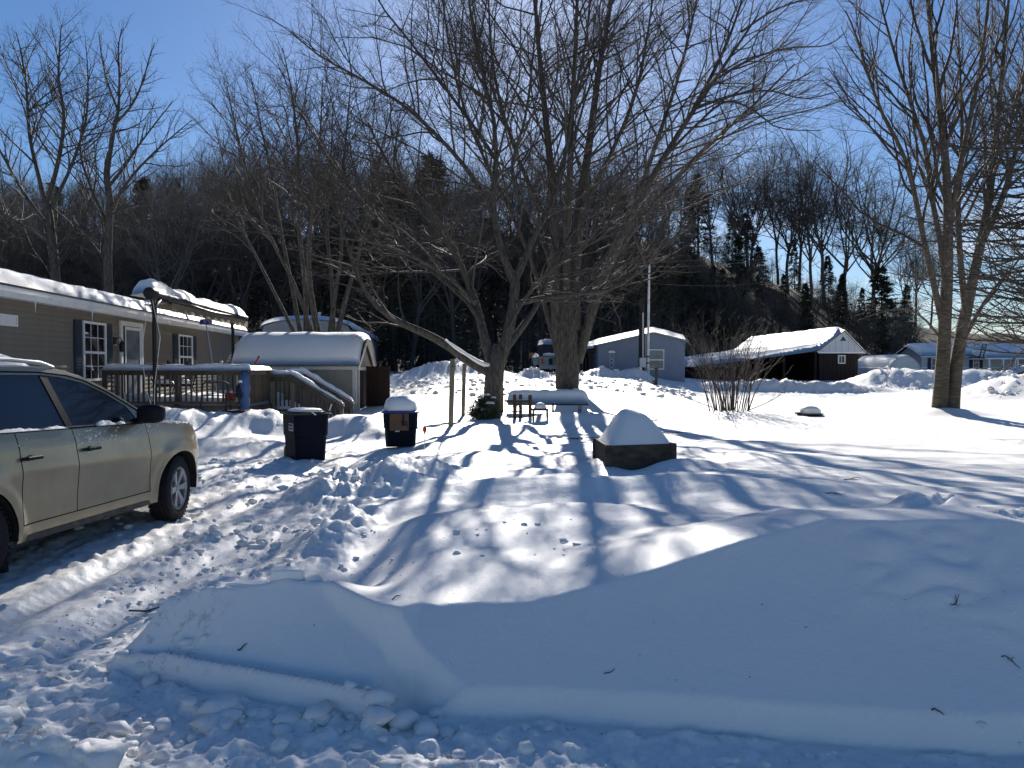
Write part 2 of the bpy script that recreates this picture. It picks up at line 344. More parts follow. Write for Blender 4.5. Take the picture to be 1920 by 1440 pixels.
    face = face + 0.012 * noise(x * 1.3, y * 2.2, 43) * sst(d, 0.1, 0.4) + 0.05 * sst(x, 0.9, 2.0) * sst(noise(x * 1.1, y * 2.0, 48), -0.05, 0.3) * np.abs(noise(x * 2.6 + 3, y * 6.0, 44)) * sst(d, 0.25, 0.6)
    yc = toe + (zc - foot) / slope
    # the shovelled scoop left of the diagonal wall
    xs = -0.18 - (y - 3.6) * 1.23
    scoop = np.clip((xs - x) / 0.17, 0, 1) * sst(x, -2.3, -1.9)
    face = face - scoop * np.clip(d / 0.10, 0, 1) * (0.22 - 0.10 * sst(y, 4.0, 4.5))
    lip = 0.05 * sst(noise(x * 4.1, 3.3, 45), 0.0, 0.12) * sst(x, -2.0, -1.7) * (1 - sst(x, -0.95, -0.85))
    L = np.interp(xx, [-2, -1, 0, 1.5, 3], [0.8, 1.5, 2.2, 2.4, 2.6])
    top = zc + lip * np.exp(-((y - yc - 0.05) / 0.10) ** 2) + (z - zc) * sst(y - yc, 0.05, L)
    k = 0.010
    h = np.clip(0.5 + 0.5 * (top - face) / k, 0, 1)
    bank = top * (1 - h) + face * h - k * h * (1 - h)
    inb = np.clip((x + 2.30 + 0.10 * noise(y * 3.0, 0.4, 59)) / 0.22, 0, 1)
    z = np.where(y < 9, z * (1 - inb) + bank * inb, z)
    # road right in front of the camera: trodden, full of crumbs
    road = 1 - sst(d, -0.06, 0.0)
    crumbs = 0.035 * noise(x * 2.2, y * 2.2, 51) + np.maximum(0, noise(x * 7, y * 7, 52) - 0.05) * 0.06 + np.maximum(0, noise(x * 15, y * 15, 53)) * 0.03 + np.maximum(0, noise(x * 28, y * 28, 54)) * 0.012
    crumbs = crumbs * (0.55 + 0.45 * sst(-x, -1.2, 0.4))
    z = z * (1 - road * sst(x, -9, -2.4)) + crumbs * road * sst(x, -9, -2.4)
    z = z + 0.24 * np.exp(-(((x + 2.05) / 0.42) ** 2 + ((y - 2.95) / 0.20) ** 2)) * (1 + 0.5 * noise(x * 5, y * 5, 57)) 
    # ploughed turning place in the distance
    far = sst(y, 24.0, 26.0) * (1 - sst(y, 36, 40)) * (1 - sst(np.abs(t), 0.55, 0.8))
    z = z + far * (0.03 * noise(x * 1.9, y * 1.9, 61) + 0.04 * np.maximum(0, noise(x * 4.4, y * 4.4, 62)) + 0.03 * noise(x * 9, y * 9, 63))
    grit = 0.62 * drive + 0.35 * road + 0.28 * far + 0.4 * wrow
    for mx_, my_, rx, ry, hh, q in MOUNDS:
        w = (np.abs(x - mx_) < 2.2 * rx) & (np.abs(y - my_) < 2.2 * ry)
        if not w.any(): continue
        xm, ym_ = x[w], y[w]
        g = np.exp(-(((xm - mx_) / rx) ** 2 + ((ym_ - my_) / ry) ** 2) ** 1.3)
        if q: g = g * (hh + q * (1.6 * noise(xm * 2.4, ym_ * 2.4, 71) + 1.0 * np.abs(noise(xm * 5.5, ym_ * 5.5, 72)) + 0.6 * noise(xm * 11, ym_ * 11, 73)))
        else: g = g * hh
        z = z.copy(); z[w] += g
    # hollow under the car where the snow was pressed down
    return z, np.clip(grit, 0, 1)

def ground(x, y): return float(terrain(np.array([x]), np.array([y]))[0][0])

def make_ground():
    u = np.linspace(-1, 1, 760); s = np.sign(u) * (0.80 * np.abs(u) + 1.5 * np.abs(u) ** 4)
    ys = [-60.0, -30.0, -12.0, -5.0, -2.0, -0.5, 0.6, 1.3]
    y = 1.9
    while y < 60: ys.append(y); y += 0.0062 * (y + 0.4) if y < 3.1 else (0.0032 * (y + 0.4) if y < 4.5 else (0.0065 * (y + 0.4) if y < 9 else 0.0088 * y))
    while y < 900: ys.append(y); y *= 1.06
    ys = np.array(ys); w = np.sqrt(ys ** 2 + 3.0)
    xg = w[:, None] * s[None, :]; yg = np.repeat(ys[:, None], len(s), 1)
    z, g = terrain(xg, yg)
    me = np_mesh('snow_ground', np.stack([xg, yg, z], -1).reshape(-1, 3), grid_faces(len(ys), len(s)), 'snow_ground')
    a = me.attributes.new('grit', 'FLOAT', 'POINT'); a.data.foreach_set('value', g.ravel().astype(np.float32))
    return props(link('snow_ground', me), kind='structure')
make_ground()

# loose lumps of snow, too many to count
def lumps(name, spots, label, cat='snow', seed=3):
    rg = np.random.default_rng(seed)
    bm = bmesh.new(); bmesh.ops.create_icosphere(bm, subdivisions=1, radius=1.0)
    bv = np.array([v.co[:] for v in bm.verts]); bf = np.array([[v.index for v in f.verts] for f in bm.faces]); bm.free()
    V = []; Fc = []; o = 0
    for x, y, z, r in spots:
        k = rg.normal(size=3) * 2; ph = rg.random(3) * 6.3
        d = 1 + 0.30 * np.sin(bv @ rg.normal(size=3) * 1.7 + ph[0]) + 0.22 * np.sin(bv @ rg.normal(size=3) * 3.1 + ph[1])
        v = bv * d[:, None] * r * np.array([1 + 0.5 * rg.random(), 1 + 0.5 * rg.random(), 0.55 + 0.35 * rg.random()])
        a = rg.random() * 6.3; c, s_ = math.cos(a), math.sin(a)
        v = v @ np.array([[c, s_, 0], [-s_, c, 0], [0, 0, 1]])
        V.append(v + np.array([x, y, z + r * 0.22])); Fc.append(bf + o); o += len(bv)
    me = np_mesh(name, np.concatenate(V), np.concatenate(Fc), 'snow')
    return props(link(name, me), label, cat, kind='stuff')
rg = np.random.default_rng(5)
sp = []
def scatter(n, x0, x1, y0, y1, r0, r1):
    xs_ = rg.uniform(x0, x1, n); ys_ = rg.uniform(y0, y1, n); rs_ = r0 + (r1 - r0) * rg.random(n) ** 4.0
    zs_ = terrain(xs_, ys_)[0]
    sp.extend(zip(xs_, ys_, zs_, rs_))
scatter(240, -2.7, 0.3, 3.0, 3.50, 0.006, 0.045); scatter(90, -2.0, -0.3, 3.42, 3.66, 0.012, 0.07)
scatter(420, -3.0, -1.7, 3.9, 7.5, 0.005, 0.045)
scatter(320, -5.0, -1.6, 7.0, 12.5, 0.008, 0.06)
scatter(100, -0.2, 2.6, 2.75, 3.3, 0.006, 0.028)
scatter(50, -1.5, 0.6, 5.0, 7.0, 0.008, 0.032)
scatter(60, -2.45, -1.65, 2.75, 3.1, 0.02, 0.09)
lumps('loose_snow_lumps', sp, 'loose crumbled snow lumps strewn over the driveway and the cut bank')
sp = []
for px0, px1, d0, d1, n in [(1380, 1640, 32, 34.5, 130), (1640, 1920, 33.5, 38, 150), (780, 920, 34, 36, 50), (980, 1210, 33, 34.5, 90), (700, 1300, 25, 33, 420), (1850, 1980, 26, 29, 70)]:
    d_ = rg.uniform(d0, d1, n); x_ = np.array([X(a, b) for a, b in zip(rg.uniform(px0, px1, n), d_)])
    sp.extend(zip(x_, d_, terrain(x_, d_)[0], 0.02 + 0.10 * rg.random(n) ** 3))
lumps('ploughed_snow_clods', sp, 'broken snow clods on the ploughed turning place and its banks', seed=9)
# the slab and crust left on the lip of the cut bank
def snow_block(name, c, size, rz, label):
    t = thing(name, label, 'snow', c, rz)
    bm = bmesh.new(); bmesh.ops.create_cube(bm, size=1.0)
    bmesh.ops.scale(bm, verts=bm.verts[:], vec=size)
    bmesh.ops.subdivide_edges(bm, edges=bm.edges[:], cuts=4, use_grid_fill=True)
    for v in bm.verts:
        n_ = float(noise(v.co.x * 14 + c[0] * 9, v.co.y * 14 + v.co.z * 9, 81)); v.co += v.co.normalized() * n_ * 0.022
    for f in bm.faces: f.smooth = True
    me = bpy.data.meshes.new(name); bm.to_mesh(me); bm.free(); me.materials.append(M['snow'])
    sm = link('slab', me, t); sub = sm.modifiers.new('s', 'SUBSURF'); sub.levels = 1; sub.render_levels = 1
    return t
p = P(540, 1088, 4.33); snow_block('snow_block', (p.x, p.y, ground(p.x, p.y) + 0.02), (0.19, 0.10, 0.085), 0.1, 'squared white snow block balanced on the lip of the cut bank')
p = P(587, 1096, 4.33); snow_block('snow_block', (p.x, p.y, ground(p.x, p.y) + 0.01), (0.10, 0.08, 0.05), 0.5, 'small crumbled snow piece right of the squared block on the bank lip')
p = P(462, 1098, 4.36); snow_block('snow_block', (p.x, p.y, ground(p.x, p.y) + 0.01), (0.22, 0.09, 0.045), -0.1, 'thin flat crust of snow left of the squared block on the bank lip')

# ------------------------------------------------------------------ wooded hill and far ridge
HILL = ([-900, -300, 0, 250, 500, 800, 1000, 1250, 1450, 1600, 1700, 1900, 2300, 3000], [420, 425, 430, 440, 455, 440, 430, 455, 530, 585, 610, 635, 640, 650])
def hill_h(x, y):
    px = x / np.maximum(y, 30) * F_PX + CX
    top = CAM_Z + (HOR - np.interp(px, *HILL)) / F_PX * 118.0
    return 0.6 + (top - 0.6) * sst(y, 58, 122) * (1 - 0.35 * sst(y, 124, 170))
def make_hill():
    xs_ = np.linspace(-260, 260, 131); ys_ = np.concatenate([np.linspace(50, 130, 41), np.linspace(135, 210, 12)])
    xg, yg = np.meshgrid(xs_, ys_)
    z = hill_h(xg, yg) + 0.5 * noise(xg * 0.15, yg * 0.15, 91) * sst(yg, 62, 70)
    z = np.where(yg < 57, -1.0, z)
    return props(link('wooded_hill', np_mesh('wooded_hill', np.stack([xg, yg, z], -1).reshape(-1, 3), grid_faces(*xg.shape), 'forest_floor')), kind='structure')
make_hill()
def make_ridge():
    xs_ = np.linspace(-600, 900, 220); V = []
    for y_, k in ((448, 0), (458, .7), (470, 1), (560, .7)):
        h_ = 17 + 9 * noise(xs_ * 0.006, xs_ * 0 + 0.3, 95) + 2.5 * noise(xs_ * 0.05, xs_ * 0 + 0.3, 96) + 1.3 * noise(xs_ * 0.2, xs_ * 0 + 3, 97)
        V.append(np.stack([xs_, np.full_like(xs_, y_), -2 + (h_ + 4) * k], -1))
    V = np.array(V)
    return props(link('distant_ridge', np_mesh('distant_ridge', V.reshape(-1, 3), grid_faces(4, len(xs_)), 'far_wood')), kind='structure')
make_ridge()
# ------------------------------------------------------------------ trees
def tubes_mesh(name, groups, mat_name, rough=0.0, seed=1):
    """groups: list of (polylines, sides); each polyline is (points, radii). One numpy mesh."""
    V = []; Q = []; o = 0; rg_ = np.random.default_rng(seed)
    for lines, k in groups:
        by = {}
        for pts, rad in lines: by.setdefault(len(pts), []).append((pts, rad))
        for n, ls in by.items():
            p = np.array([l[0] for l in ls], dtype=np.float64); r = np.array([l[1] for l in ls], dtype=np.float64)
            t = np.empty_like(p); t[:, 1:-1] = p[:, 2:] - p[:, :-2]; t[:, 0] = p[:, 1] - p[:, 0]; t[:, -1] = p[:, -1] - p[:, -2]
            t /= np.linalg.norm(t, axis=-1, keepdims=True) + 1e-9
            a = np.cross(t, np.array([0.83, 0.51, 0.22])); a /= np.linalg.norm(a, axis=-1, keepdims=True) + 1e-9
            b = np.cross(t, a); g = np.arange(k) * 2 * math.pi / k
            rr = r[..., None] * (1 + (rg_.normal(size=r.shape + (k,)) * rough if rough else 0))
            v = p[:, :, None] + rr[..., None] * (a[:, :, None] * np.cos(g)[:, None] + b[:, :, None] * np.sin(g)[:, None])
            m = len(ls); idx = np.arange(m * n * k).reshape(m, n, k) + o; nx = np.roll(idx, -1, 2)
            Q.append(np.stack([idx[:, :-1], nx[:, :-1], nx[:, 1:], idx[:, 1:]], -1).reshape(-1, 4)); V.append(v.reshape(-1, 3)); o += m * n * k
    return np_mesh(name, np.concatenate(V), np.concatenate(Q), mat_name)

def spline(pts, n):
    pts = [np.array(p, dtype=float) for p in pts]; m = len(pts); out = []
    for i in range(n):
        f = i / (n - 1) * (m - 1); j = min(int(f), m - 2); u = f - j
        p0, p1, p2, p3 = pts[max(j-1, 0)], pts[j], pts[j+1], pts[min(j+2, m-1)]
        out.append(0.5 * ((2*p1) + (-p0+p2)*u + (2*p0-5*p1+4*p2-p3)*u*u + (-p0+3*p1-3*p2+p3)*u**3))
    return out

def nrm(d):
    l = math.sqrt(d[0]*d[0] + d[1]*d[1] + d[2]*d[2]) + 1e-9; return (d[0]/l, d[1]/l, d[2]/l)
def turn(t, ang, rg_):
    """direction at angle ang from t, random azimuth"""
    a = nrm((rg_.gauss(0, 1), rg_.gauss(0, 1), rg_.gauss(0, 1))); k = a[0]*t[0] + a[1]*t[1] + a[2]*t[2]
    a = nrm((a[0]-k*t[0], a[1]-k*t[1], a[2]-k*t[2])); c, s_ = math.cos(ang), math.sin(ang)
    return (t[0]*c + a[0]*s_, t[1]*c + a[1]*s_, t[2]*c + a[2]*s_)

class Tree:
    """bare branching: lev 1 branches, 2 branchlets, 3 twigs"""
    def __init__(s, seed, nseg=(10, 6, 4, 2), wob=(.10, .13, .18, .22), up=(.10, .07, .06, .05), space=(.42, .21, .13), frac=(.42, .42, .50), angle=(.75, .70, .75), rmax=(9, .05, .013, .0052), maxlen=(99, 4.2, 1.5, .6), minlen=(.5, .5, .28, .16)):
        s.rg = random.Random(seed); s.L = [[], [], [], []]; s.nseg = nseg; s.wob = wob; s.up = up; s.space = space; s.frac = frac; s.angle = angle; s.rmax = rmax; s.maxlen = maxlen; s.minlen = minlen
    def spawn(s, pts, rad, lev, f0=0.25, dens=1.0):
        rg_ = s.rg; n = len(pts) - 1
        seg = [math.dist(pts[i], pts[i+1]) for i in range(n)]; Ltot = sum(seg)
        d = Ltot * f0 + rg_.random() * s.space[lev]
        while d < Ltot * 0.995:
            e = d; i = 0
            while i < n - 1 and e > seg[i]: e -= seg[i]; i += 1
            u = min(1, e / (seg[i] + 1e-9)); a, b = pts[i], pts[i+1]
            p = (a[0]+(b[0]-a[0])*u, a[1]+(b[1]-a[1])*u, a[2]+(b[2]-a[2])*u); t = nrm((b[0]-a[0], b[1]-a[1], b[2]-a[2]))
            f = d / Ltot; r = rad[i] + (rad[i+1] - rad[i]) * u
            l = min(s.maxlen[lev+1], max(s.minlen[lev+1], s.frac[lev] * Ltot * (1.15 - 0.75 * f))) * (0.6 + 0.7 * rg_.random())
            dr = turn(t, s.angle[lev] * (0.65 + 0.7 * rg_.random()), rg_)
            if dr[2] < -0.15 and rg_.random() < 0.6: dr = (dr[0], dr[1], -dr[2] * 0.6)
            s.grow(p, dr, l, min(r * 0.62, s.rmax[lev+1] * (0.55 + 0.45 * l / s.maxlen[lev+1])), lev + 1)
            d += s.space[lev] * (0.5 + rg_.random()) / dens
    def grow(s, p, d, L, r, lev):
        rg_ = s.rg; n = s.nseg[lev]; st = L / n; pts = [p]; rad = [r]; w = s.wob[lev]; up = s.up[lev]
        for i in range(n):
            d = nrm((d[0] + rg_.gauss(0, w), d[1] + rg_.gauss(0, w), d[2] + rg_.gauss(0, w) + up))
            p = (p[0]+d[0]*st, p[1]+d[1]*st, p[2]+d[2]*st); pts.append(p); rad.append(max(r * (1 - 0.72 * (i+1) / n), 0.0022))
        s.L[lev].append((pts, rad))
        if lev < 3: s.spawn(pts, rad, lev)
    def limb(s, pts, r0, r1, f0=0.2, dens=1.0, n=14, pw=1.0):
        q = [tuple(p) for p in spline(pts, n)]; rad = [r0 + (r1 - r0) * (i / (n - 1)) ** pw for i in range(n)]
        s.L[0].append((q, rad)); s.spawn(q, rad, 0, f0, dens)

def tree_object(name, label, t, base, mats=('bark_maple', 'twig'), group=None, trunk_sides=12, cat='tree'):
    th = thing(name, label, cat, base, 0, group)
    off = np.array(base)
    sh = lambda L: [([tuple(np.array(p) - off) for p in a], b) for a, b in L]
    link('trunk', tubes_mesh('trunk', [(sh(t.L[0]), trunk_sides)], mats[0], 0.035), th)
    link('crown', tubes_mesh('crown', [(sh(t.L[1]), 5), (sh(t.L[2]), 3), (sh(t.L[3]), 3)], mats[1]), th)
    return th

def path(pts, D, drift=0.0):
    n = len(pts); return [P(a, b, D + drift * (i / (n - 1)) ** 1.3) for i, (a, b) in enumerate(pts)]

# --- the two big maples in the middle
DA = 21.6
t = Tree(101, space=(.26, .16, .11), rmax=(9, .036, .0100, .0042), maxlen=(99, 5.0, 1.7, .62), frac=(.5, .42, .5), angle=(.85, .72, .75), up=(.1, .035, .03, .03))
bA = P(927, 790, DA); bA.z = ground(bA.x, bA.y)
t.limb(path([(927, 800), (926, 740), (927, 705), (931, 672), (934, 645)], DA), 0.285, 0.10, f0=2, pw=4)
t.limb(path([(922, 700), (880, 678), (835, 645), (790, 622), (745, 602), (705, 572), (676, 528), (655, 470), (640, 420)], DA, -1.2), 0.155, 0.03, f0=.42)
t.limb(path([(922, 690), (906, 625), (892, 570), (872, 515), (840, 455), (790, 395), (735, 320), (690, 230)], DA, 1.8), 0.15, 0.03)
t.limb(path([(934, 690), (950, 635), (962, 575), (966, 530), (966, 515)], DA, 0.1), 0.165, 0.13, f0=.8)
t.limb(path([(966, 530), (946, 488), (931, 430), (925, 375), (930, 300), (925, 220), (900, 120), (880, 10), (870, -90)], DA, -0.8), 0.115, 0.022)
t.limb(path([(966, 525), (986, 480), (1010, 425), (1040, 370), (1060, 290), (1075, 190), (1100, 70), (1110, -60)], DA, 1.0), 0.11, 0.022)
t.limb(path([(962, 572), (1010, 560), (1080, 551), (1150, 540), (1210, 500), (1250, 455), (1300, 420)], DA, -2.0), 0.085, 0.018, f0=.3)
t.limb(path([(948, 655), (985, 605), (1010, 565), (1040, 490), (1085, 420), (1150, 350), (1210, 260)], DA, 2.5), 0.11, 0.022)
t.limb(path([(927, 400), (885, 330), (830, 265), (760, 200), (680, 150), (600, 105), (545, 60)], DA, -2.2), 0.075, 0.014)
t.limb(path([(930, 300), (890, 240), (835, 165), (770, 80), (715, 10), (680, -60)], DA, 1.4), 0.065, 0.014)
t.limb(path([(892, 570), (840, 520), (770, 480), (700, 455), (620, 445), (560, 440)], DA, -3.0), 0.06, 0.013)
t.limb(path([(905, 610), (870, 560), (800, 500), (720, 420), (640, 330), (580, 240), (540, 160)], DA, 3.0), 0.07, 0.014)
t.limb(path([(1010, 425), (960, 330), (985, 220), (1000, 100), (1010, -40)], DA, -1.8), 0.06, 0.014)
t.limb(path([(940, 640), (985, 560), (1040, 500), (1120, 450), (1200, 420), (1290, 380)], DA, -3.2), 0.055, 0.012)
mapleA = tree_object('maple_tree', 'bare maple with a long low snow-topped limb, beside the evergreen shrub', t, tuple(bA))

DB = 27.0
t = Tree(202, space=(.34, .21, .145), maxlen=(99, 5.4, 1.8, .72), rmax=(9, .040, .0110, .0046), frac=(.5, .42, .5), angle=(.85, .72, .75), up=(.1, .04, .03, .03))
bB = P(1063, 728, DB); bB.z = ground(bB.x, bB.y)
t.limb(path([(1063, 738), (1064, 700), (1063, 655), (1062, 615), (1062, 575), (1062, 540)], DB), 0.43, 0.15, f0=2, pw=4, n=20)
t.limb(path([(1048, 640), (1042, 560), (1042, 480), (1038, 380), (1028, 270), (1015, 140), (1003, 0), (995, -140)], DB, -1.0), 0.23, 0.035, f0=.3)
t.limb(path([(1076, 620), (1078, 520), (1086, 400), (1105, 270), (1122, 140), (1145, 10), (1160, -120)], DB, 1.4), 0.24, 0.035, f0=.3)
t.limb(path([(1082, 680), (1104, 605), (1138, 505), (1185, 400), (1245, 295), (1305, 200), (1360, 120), (1420, 30)], DB, -0.8), 0.20, 0.03, f0=.35)
t.limb(path([(1052, 690), (1040, 640), (1026, 590), (1012, 540), (985, 460), (945, 370), (890, 260), (850, 130), (830, 0)], DB, 1.0), 0.12, 0.028, f0=.35)
t.limb(path([(1150, 480), (1220, 390), (1300, 300), (1365, 240), (1420, 190), (1490, 120)], DB, -2.2), 0.115, 0.022)
t.limb(path([(1063, 600), (1062, 480), (1068, 340), (1073, 200), (1080, 60), (1085, -100)], DB, -2.4), 0.17, 0.03, f0=.3)
t.limb(path([(1250, 290), (1310, 230), (1360, 190), (1410, 205), (1460, 240), (1540, 245)], DB, -1.5), 0.055, 0.012, dens=1.3)
t.limb(path([(1300, 205), (1370, 180), (1440, 170), (1510, 185), (1575, 170)], DB, -1.2), 0.055, 0.012, dens=1.3)
t.limb(path([(1340, 150), (1410, 110), (1480, 90), (1550, 85), (1585, 60)], DB, 0.6), 0.05, 0.012, dens=1.3)
t.limb(path([(1185, 400), (1230, 270), (1270, 150), (1300, 30), (1320, -80)], DB, 1.8), 0.10, 0.02)
t.limb(path([(1300, 205), (1350, 110), (1385, 20), (1410, -70)], DB, 1.0), 0.08, 0.018)
t.limb(path([(1390, 60), (1450, 20), (1530, -10), (1580, -40)], DB, -0.4), 0.045, 0.012, dens=1.3)
t.limb(path([(1086, 400), (1140, 300), (1190, 180), (1215, 60), (1230, -60)], DB, -1.6), 0.09, 0.02)
t.limb(path([(1040, 440), (985, 330), (940, 200), (920, 80), (915, -60)], DB, -2.0), 0.09, 0.02)
mapleB = tree_object('maple_tree', 'tallest bare maple with the thick upright trunk behind the snow-laden table', t, tuple(bB), trunk_sides=16)

# --- twin-stemmed birch on the right
DC = 20.0
t = Tree(303, space=(.36, .18, .12), angle=(.55, .6, .7), up=(.1, .12, .08, .03), maxlen=(99, 3.4, 1.2, .45))
bC = P(1772, 776, DC); bC.z = ground(bC.x, bC.y)
t.limb(path([(1762, 778), (1764, 735), (1769, 660), (1773, 580), (1777, 480), (1777, 380), (1770, 270), (1752, 130), (1740, 0), (1735, -90)], DC), 0.215, 0.03, f0=.42)
t.limb(path([(1783, 786), (1788, 720), (1800, 640), (1816, 560), (1838, 460), (1856, 360), (1868, 250), (1880, 120), (1893, -20)], DC, 0.6), 0.205, 0.03, f0=.42)
t.limb(path([(1766, 600), (1748, 520), (1730, 440), (1712, 350), (1690, 280), (1655, 215), (1628, 140), (1603, 60), (1585, 20)], DC, -0.5), 0.085, 0.014)
t.limb(path([(1775, 560), (1764, 460), (1745, 360), (1738, 290), (1710, 200), (1680, 110), (1655, 20), (1640, -50)], DC, 0.9), 0.085, 0.016)
t.limb(path([(1778, 440), (1795, 340), (1815, 240), (1838, 130), (1850, 30), (1858, -60)], DC, -0.8), 0.085, 0.016)
t.limb(path([(1812, 590), (1800, 480), (1797, 380), (1804, 260), (1800, 140), (1795, 20)], DC, 0.8), 0.09, 0.016)
t.limb(path([(1838, 460), (1880, 370), (1905, 280), (1930, 160), (1945, 40)], DC, -0.6), 0.09, 0.016)
t.limb(path([(1805, 640), (1850, 560), (1900, 500), (1960, 420)], DC, 0.8), 0.06, 0.014)
t.limb(path([(1768, 640), (1735, 600), (1700, 580), (1655, 585), (1610, 600)], DC, -0.8), 0.035, 0.008)
t.limb(path([(1850, 590), (1800, 585), (1760, 560), (1700, 540)], DC, -0.5), 0.03, 0.008)
tree_object('birch_tree', 'twin-stemmed birch standing alone on the open snow at the right', t, tuple(bC), ('bark_birch', 'twig_birch'))

# --- tree beyond the right edge whose level boughs reach into the picture
t = Tree(404, rmax=(9, .03, .012, .0062), space=(.23, .15, .115), up=(.0, .01, .03, .04), angle=(.75, .7, .8), wob=(.05, .1, .2, .28), maxlen=(99, 1.9, .8, .35))
bE = Vector((X(2045, 14.5), 14.5, 0)); bE.z = ground(bE.x, bE.y)
t.limb([bE + Vector((0, 0, -.1)), bE + Vector((.02, 0, 3)), bE + Vector((.1, .1, 6)), bE + Vector((0, .1, 8.6))], 0.20, 0.03, f0=2)
rr = random.Random(4)
for i in range(44):
    h0 = 1.7 + i * 0.105; yT = HOR - (h0 - 0.4) / 14.5 * F_PX
    L = 4.0 * (1 - 0.3 * abs(i - 22) / 22) * rr.uniform(.7, 1.05); a = math.pi + rr.uniform(-1.0, 1.0)
    dv = Vector((math.cos(a), math.sin(a), 0)); o = bE + Vector((0, 0, h0))
    t.limb([o, o + dv * L * .35 + Vector((0, 0, -.05)), o + dv * L * .7 + Vector((0, 0, .0 + rr.uniform(-.15, .2))), o + dv * L + Vector((0, 0, .35 + rr.uniform(-.3, .2)))], 0.035, 0.007, f0=.15, n=9, dens=1.1)
tree_object('larch_tree', 'tree at the right edge whose level twiggy boughs reach in from outside', t, tuple(bE), ('bark_maple', 'twig'), trunk_sides=10)

# --- left pair behind the tan home, clump behind the shed
DL = 36.0
def far_tree(seed, limbs, D, name, label, group=None, mats=('bark_maple', 'twig'), rm=(9, .045, .014, .0075), sp_=(.27, .18, .13), ml=(99, 4.0, 1.7, .8)):
    t = Tree(seed, space=sp_, rmax=rm, maxlen=ml)
    for pts, dr, r0, r1, f0 in limbs: t.limb(path(pts, D, dr), r0 * .78, r1 * .7, f0)
    b = P(*limbs[0][0][0], D); return tree_object(name, label, t, (b.x, b.y, ground(b.x, b.y)), mats, group, 10)
far_tree(505, [([(112, 700), (106, 560), (100, 470), (92, 400), (84, 370)], 0, .33, .22, .5), ([(84, 375), (70, 320), (55, 250), (50, 170), (40, 100), (30, 60)], 1, .15, .025, .2), ([(88, 380), (110, 300), (120, 220), (110, 150), (112, 90), (115, 45)], -1, .15, .025, .2),
    ([(90, 400), (130, 320), (160, 230), (165, 150), (160, 70)], 1.5, .12, .02, .2), ([(96, 430), (50, 370), (10, 300), (-30, 230), (-50, 150)], -1.5, .13, .022, .2), ([(100, 470), (160, 400), (180, 330), (175, 260)], -2, .09, .018, .2), ([(98, 460), (40, 420), (-10, 390), (-60, 350)], 2, .09, .018, .2)],
    DL, 'hardwood_tree', 'leftmost tall bare hardwood rising behind the tan mobile home')
far_tree(506, [([(208, 700), (204, 560), (202, 470), (206, 380), (200, 330), (206, 285)], 0, .30, .17, .45), ([(206, 290), (215, 235), (222, 205), (224, 150), (222, 90), (228, 55)], .5, .13, .022, .15), ([(216, 232), (245, 200), (265, 160), (280, 110), (290, 80)], -.8, .08, .018, .15),
    ([(204, 350), (235, 310), (262, 270), (300, 220), (325, 190)], 1.2, .10, .018, .2), ([(205, 400), (240, 340), (285, 290), (330, 250), (360, 225)], -1.2, .10, .018, .2), ([(203, 420), (170, 350), (150, 280), (160, 200), (170, 120)], 1.0, .10, .018, .2), ([(220, 205), (200, 150), (190, 100), (185, 60)], -.6, .07, .016, .2)],
    DL - 1, 'hardwood_tree', 'second tall bare hardwood with a forked crown behind the tan mobile home')
DM = 29.0
stems = [([(566, 640), (548, 540), (528, 440), (512, 340), (490, 240), (470, 140)], 1.0, .12, .02, .4), ([(574, 640), (572, 540), (560, 420), (560, 300), (548, 180), (530, 90)], -1.0, .14, .02, .4), ([(600, 640), (584, 560), (578, 470), (590, 370), (600, 260), (605, 150)], -1.5, .17, .02, .4),
    ([(617, 640), (628, 550), (640, 470), (640, 360), (650, 240), (660, 130)], .6, .13, .02, .4), ([(630, 640), (648, 560), (672, 480), (690, 390), (715, 280), (740, 180)], 1.5, .14, .02, .4), ([(625, 640), (622, 530), (612, 420), (620, 300), (625, 190)], 2.2, .13, .02, .4), ([(560, 640), (520, 560), (480, 480), (440, 400), (420, 310), (405, 240)], 1.5, .10, .018, .4), ([(590, 640), (555, 540), (500, 430), (465, 330), (440, 230), (425, 160)], -0.6, .11, .018, .4)]
far_tree(507, stems, DM, 'maple_tree', 'clump of many bare stems rising together right behind the small shed')

# snow lying in the fork and on the low limb of the front maple
def limb_snow(pts, D, w, h, drift=0):
    q = spline([P(a, b, D + drift * i / max(1, len(pts) - 1)) for i, (a, b) in enumerate(pts)], 12); mb = MB()
    mb.tube([(p[0], p[1], p[2]) for p in q], [max(.01, w * math.sin(math.pi * (0.06 + 0.88 * i / 11)) ** .5 * (1 + .5 * float(noise(i * .9, D, 5)))) for i in range(12)], 8); return mb
limb_snow([(931, 672), (922, 683), (905, 682), (880, 668), (855, 652), (835, 637)], DA - .05, .062, .1, -.3).build('limb_snow', 'snow', mapleA, 'all', world=True)
limb_snow([(927, 676), (926, 664), (929, 652)], DA, .075, .1).build('fork_snow', 'snow', mapleA, 'all', world=True)

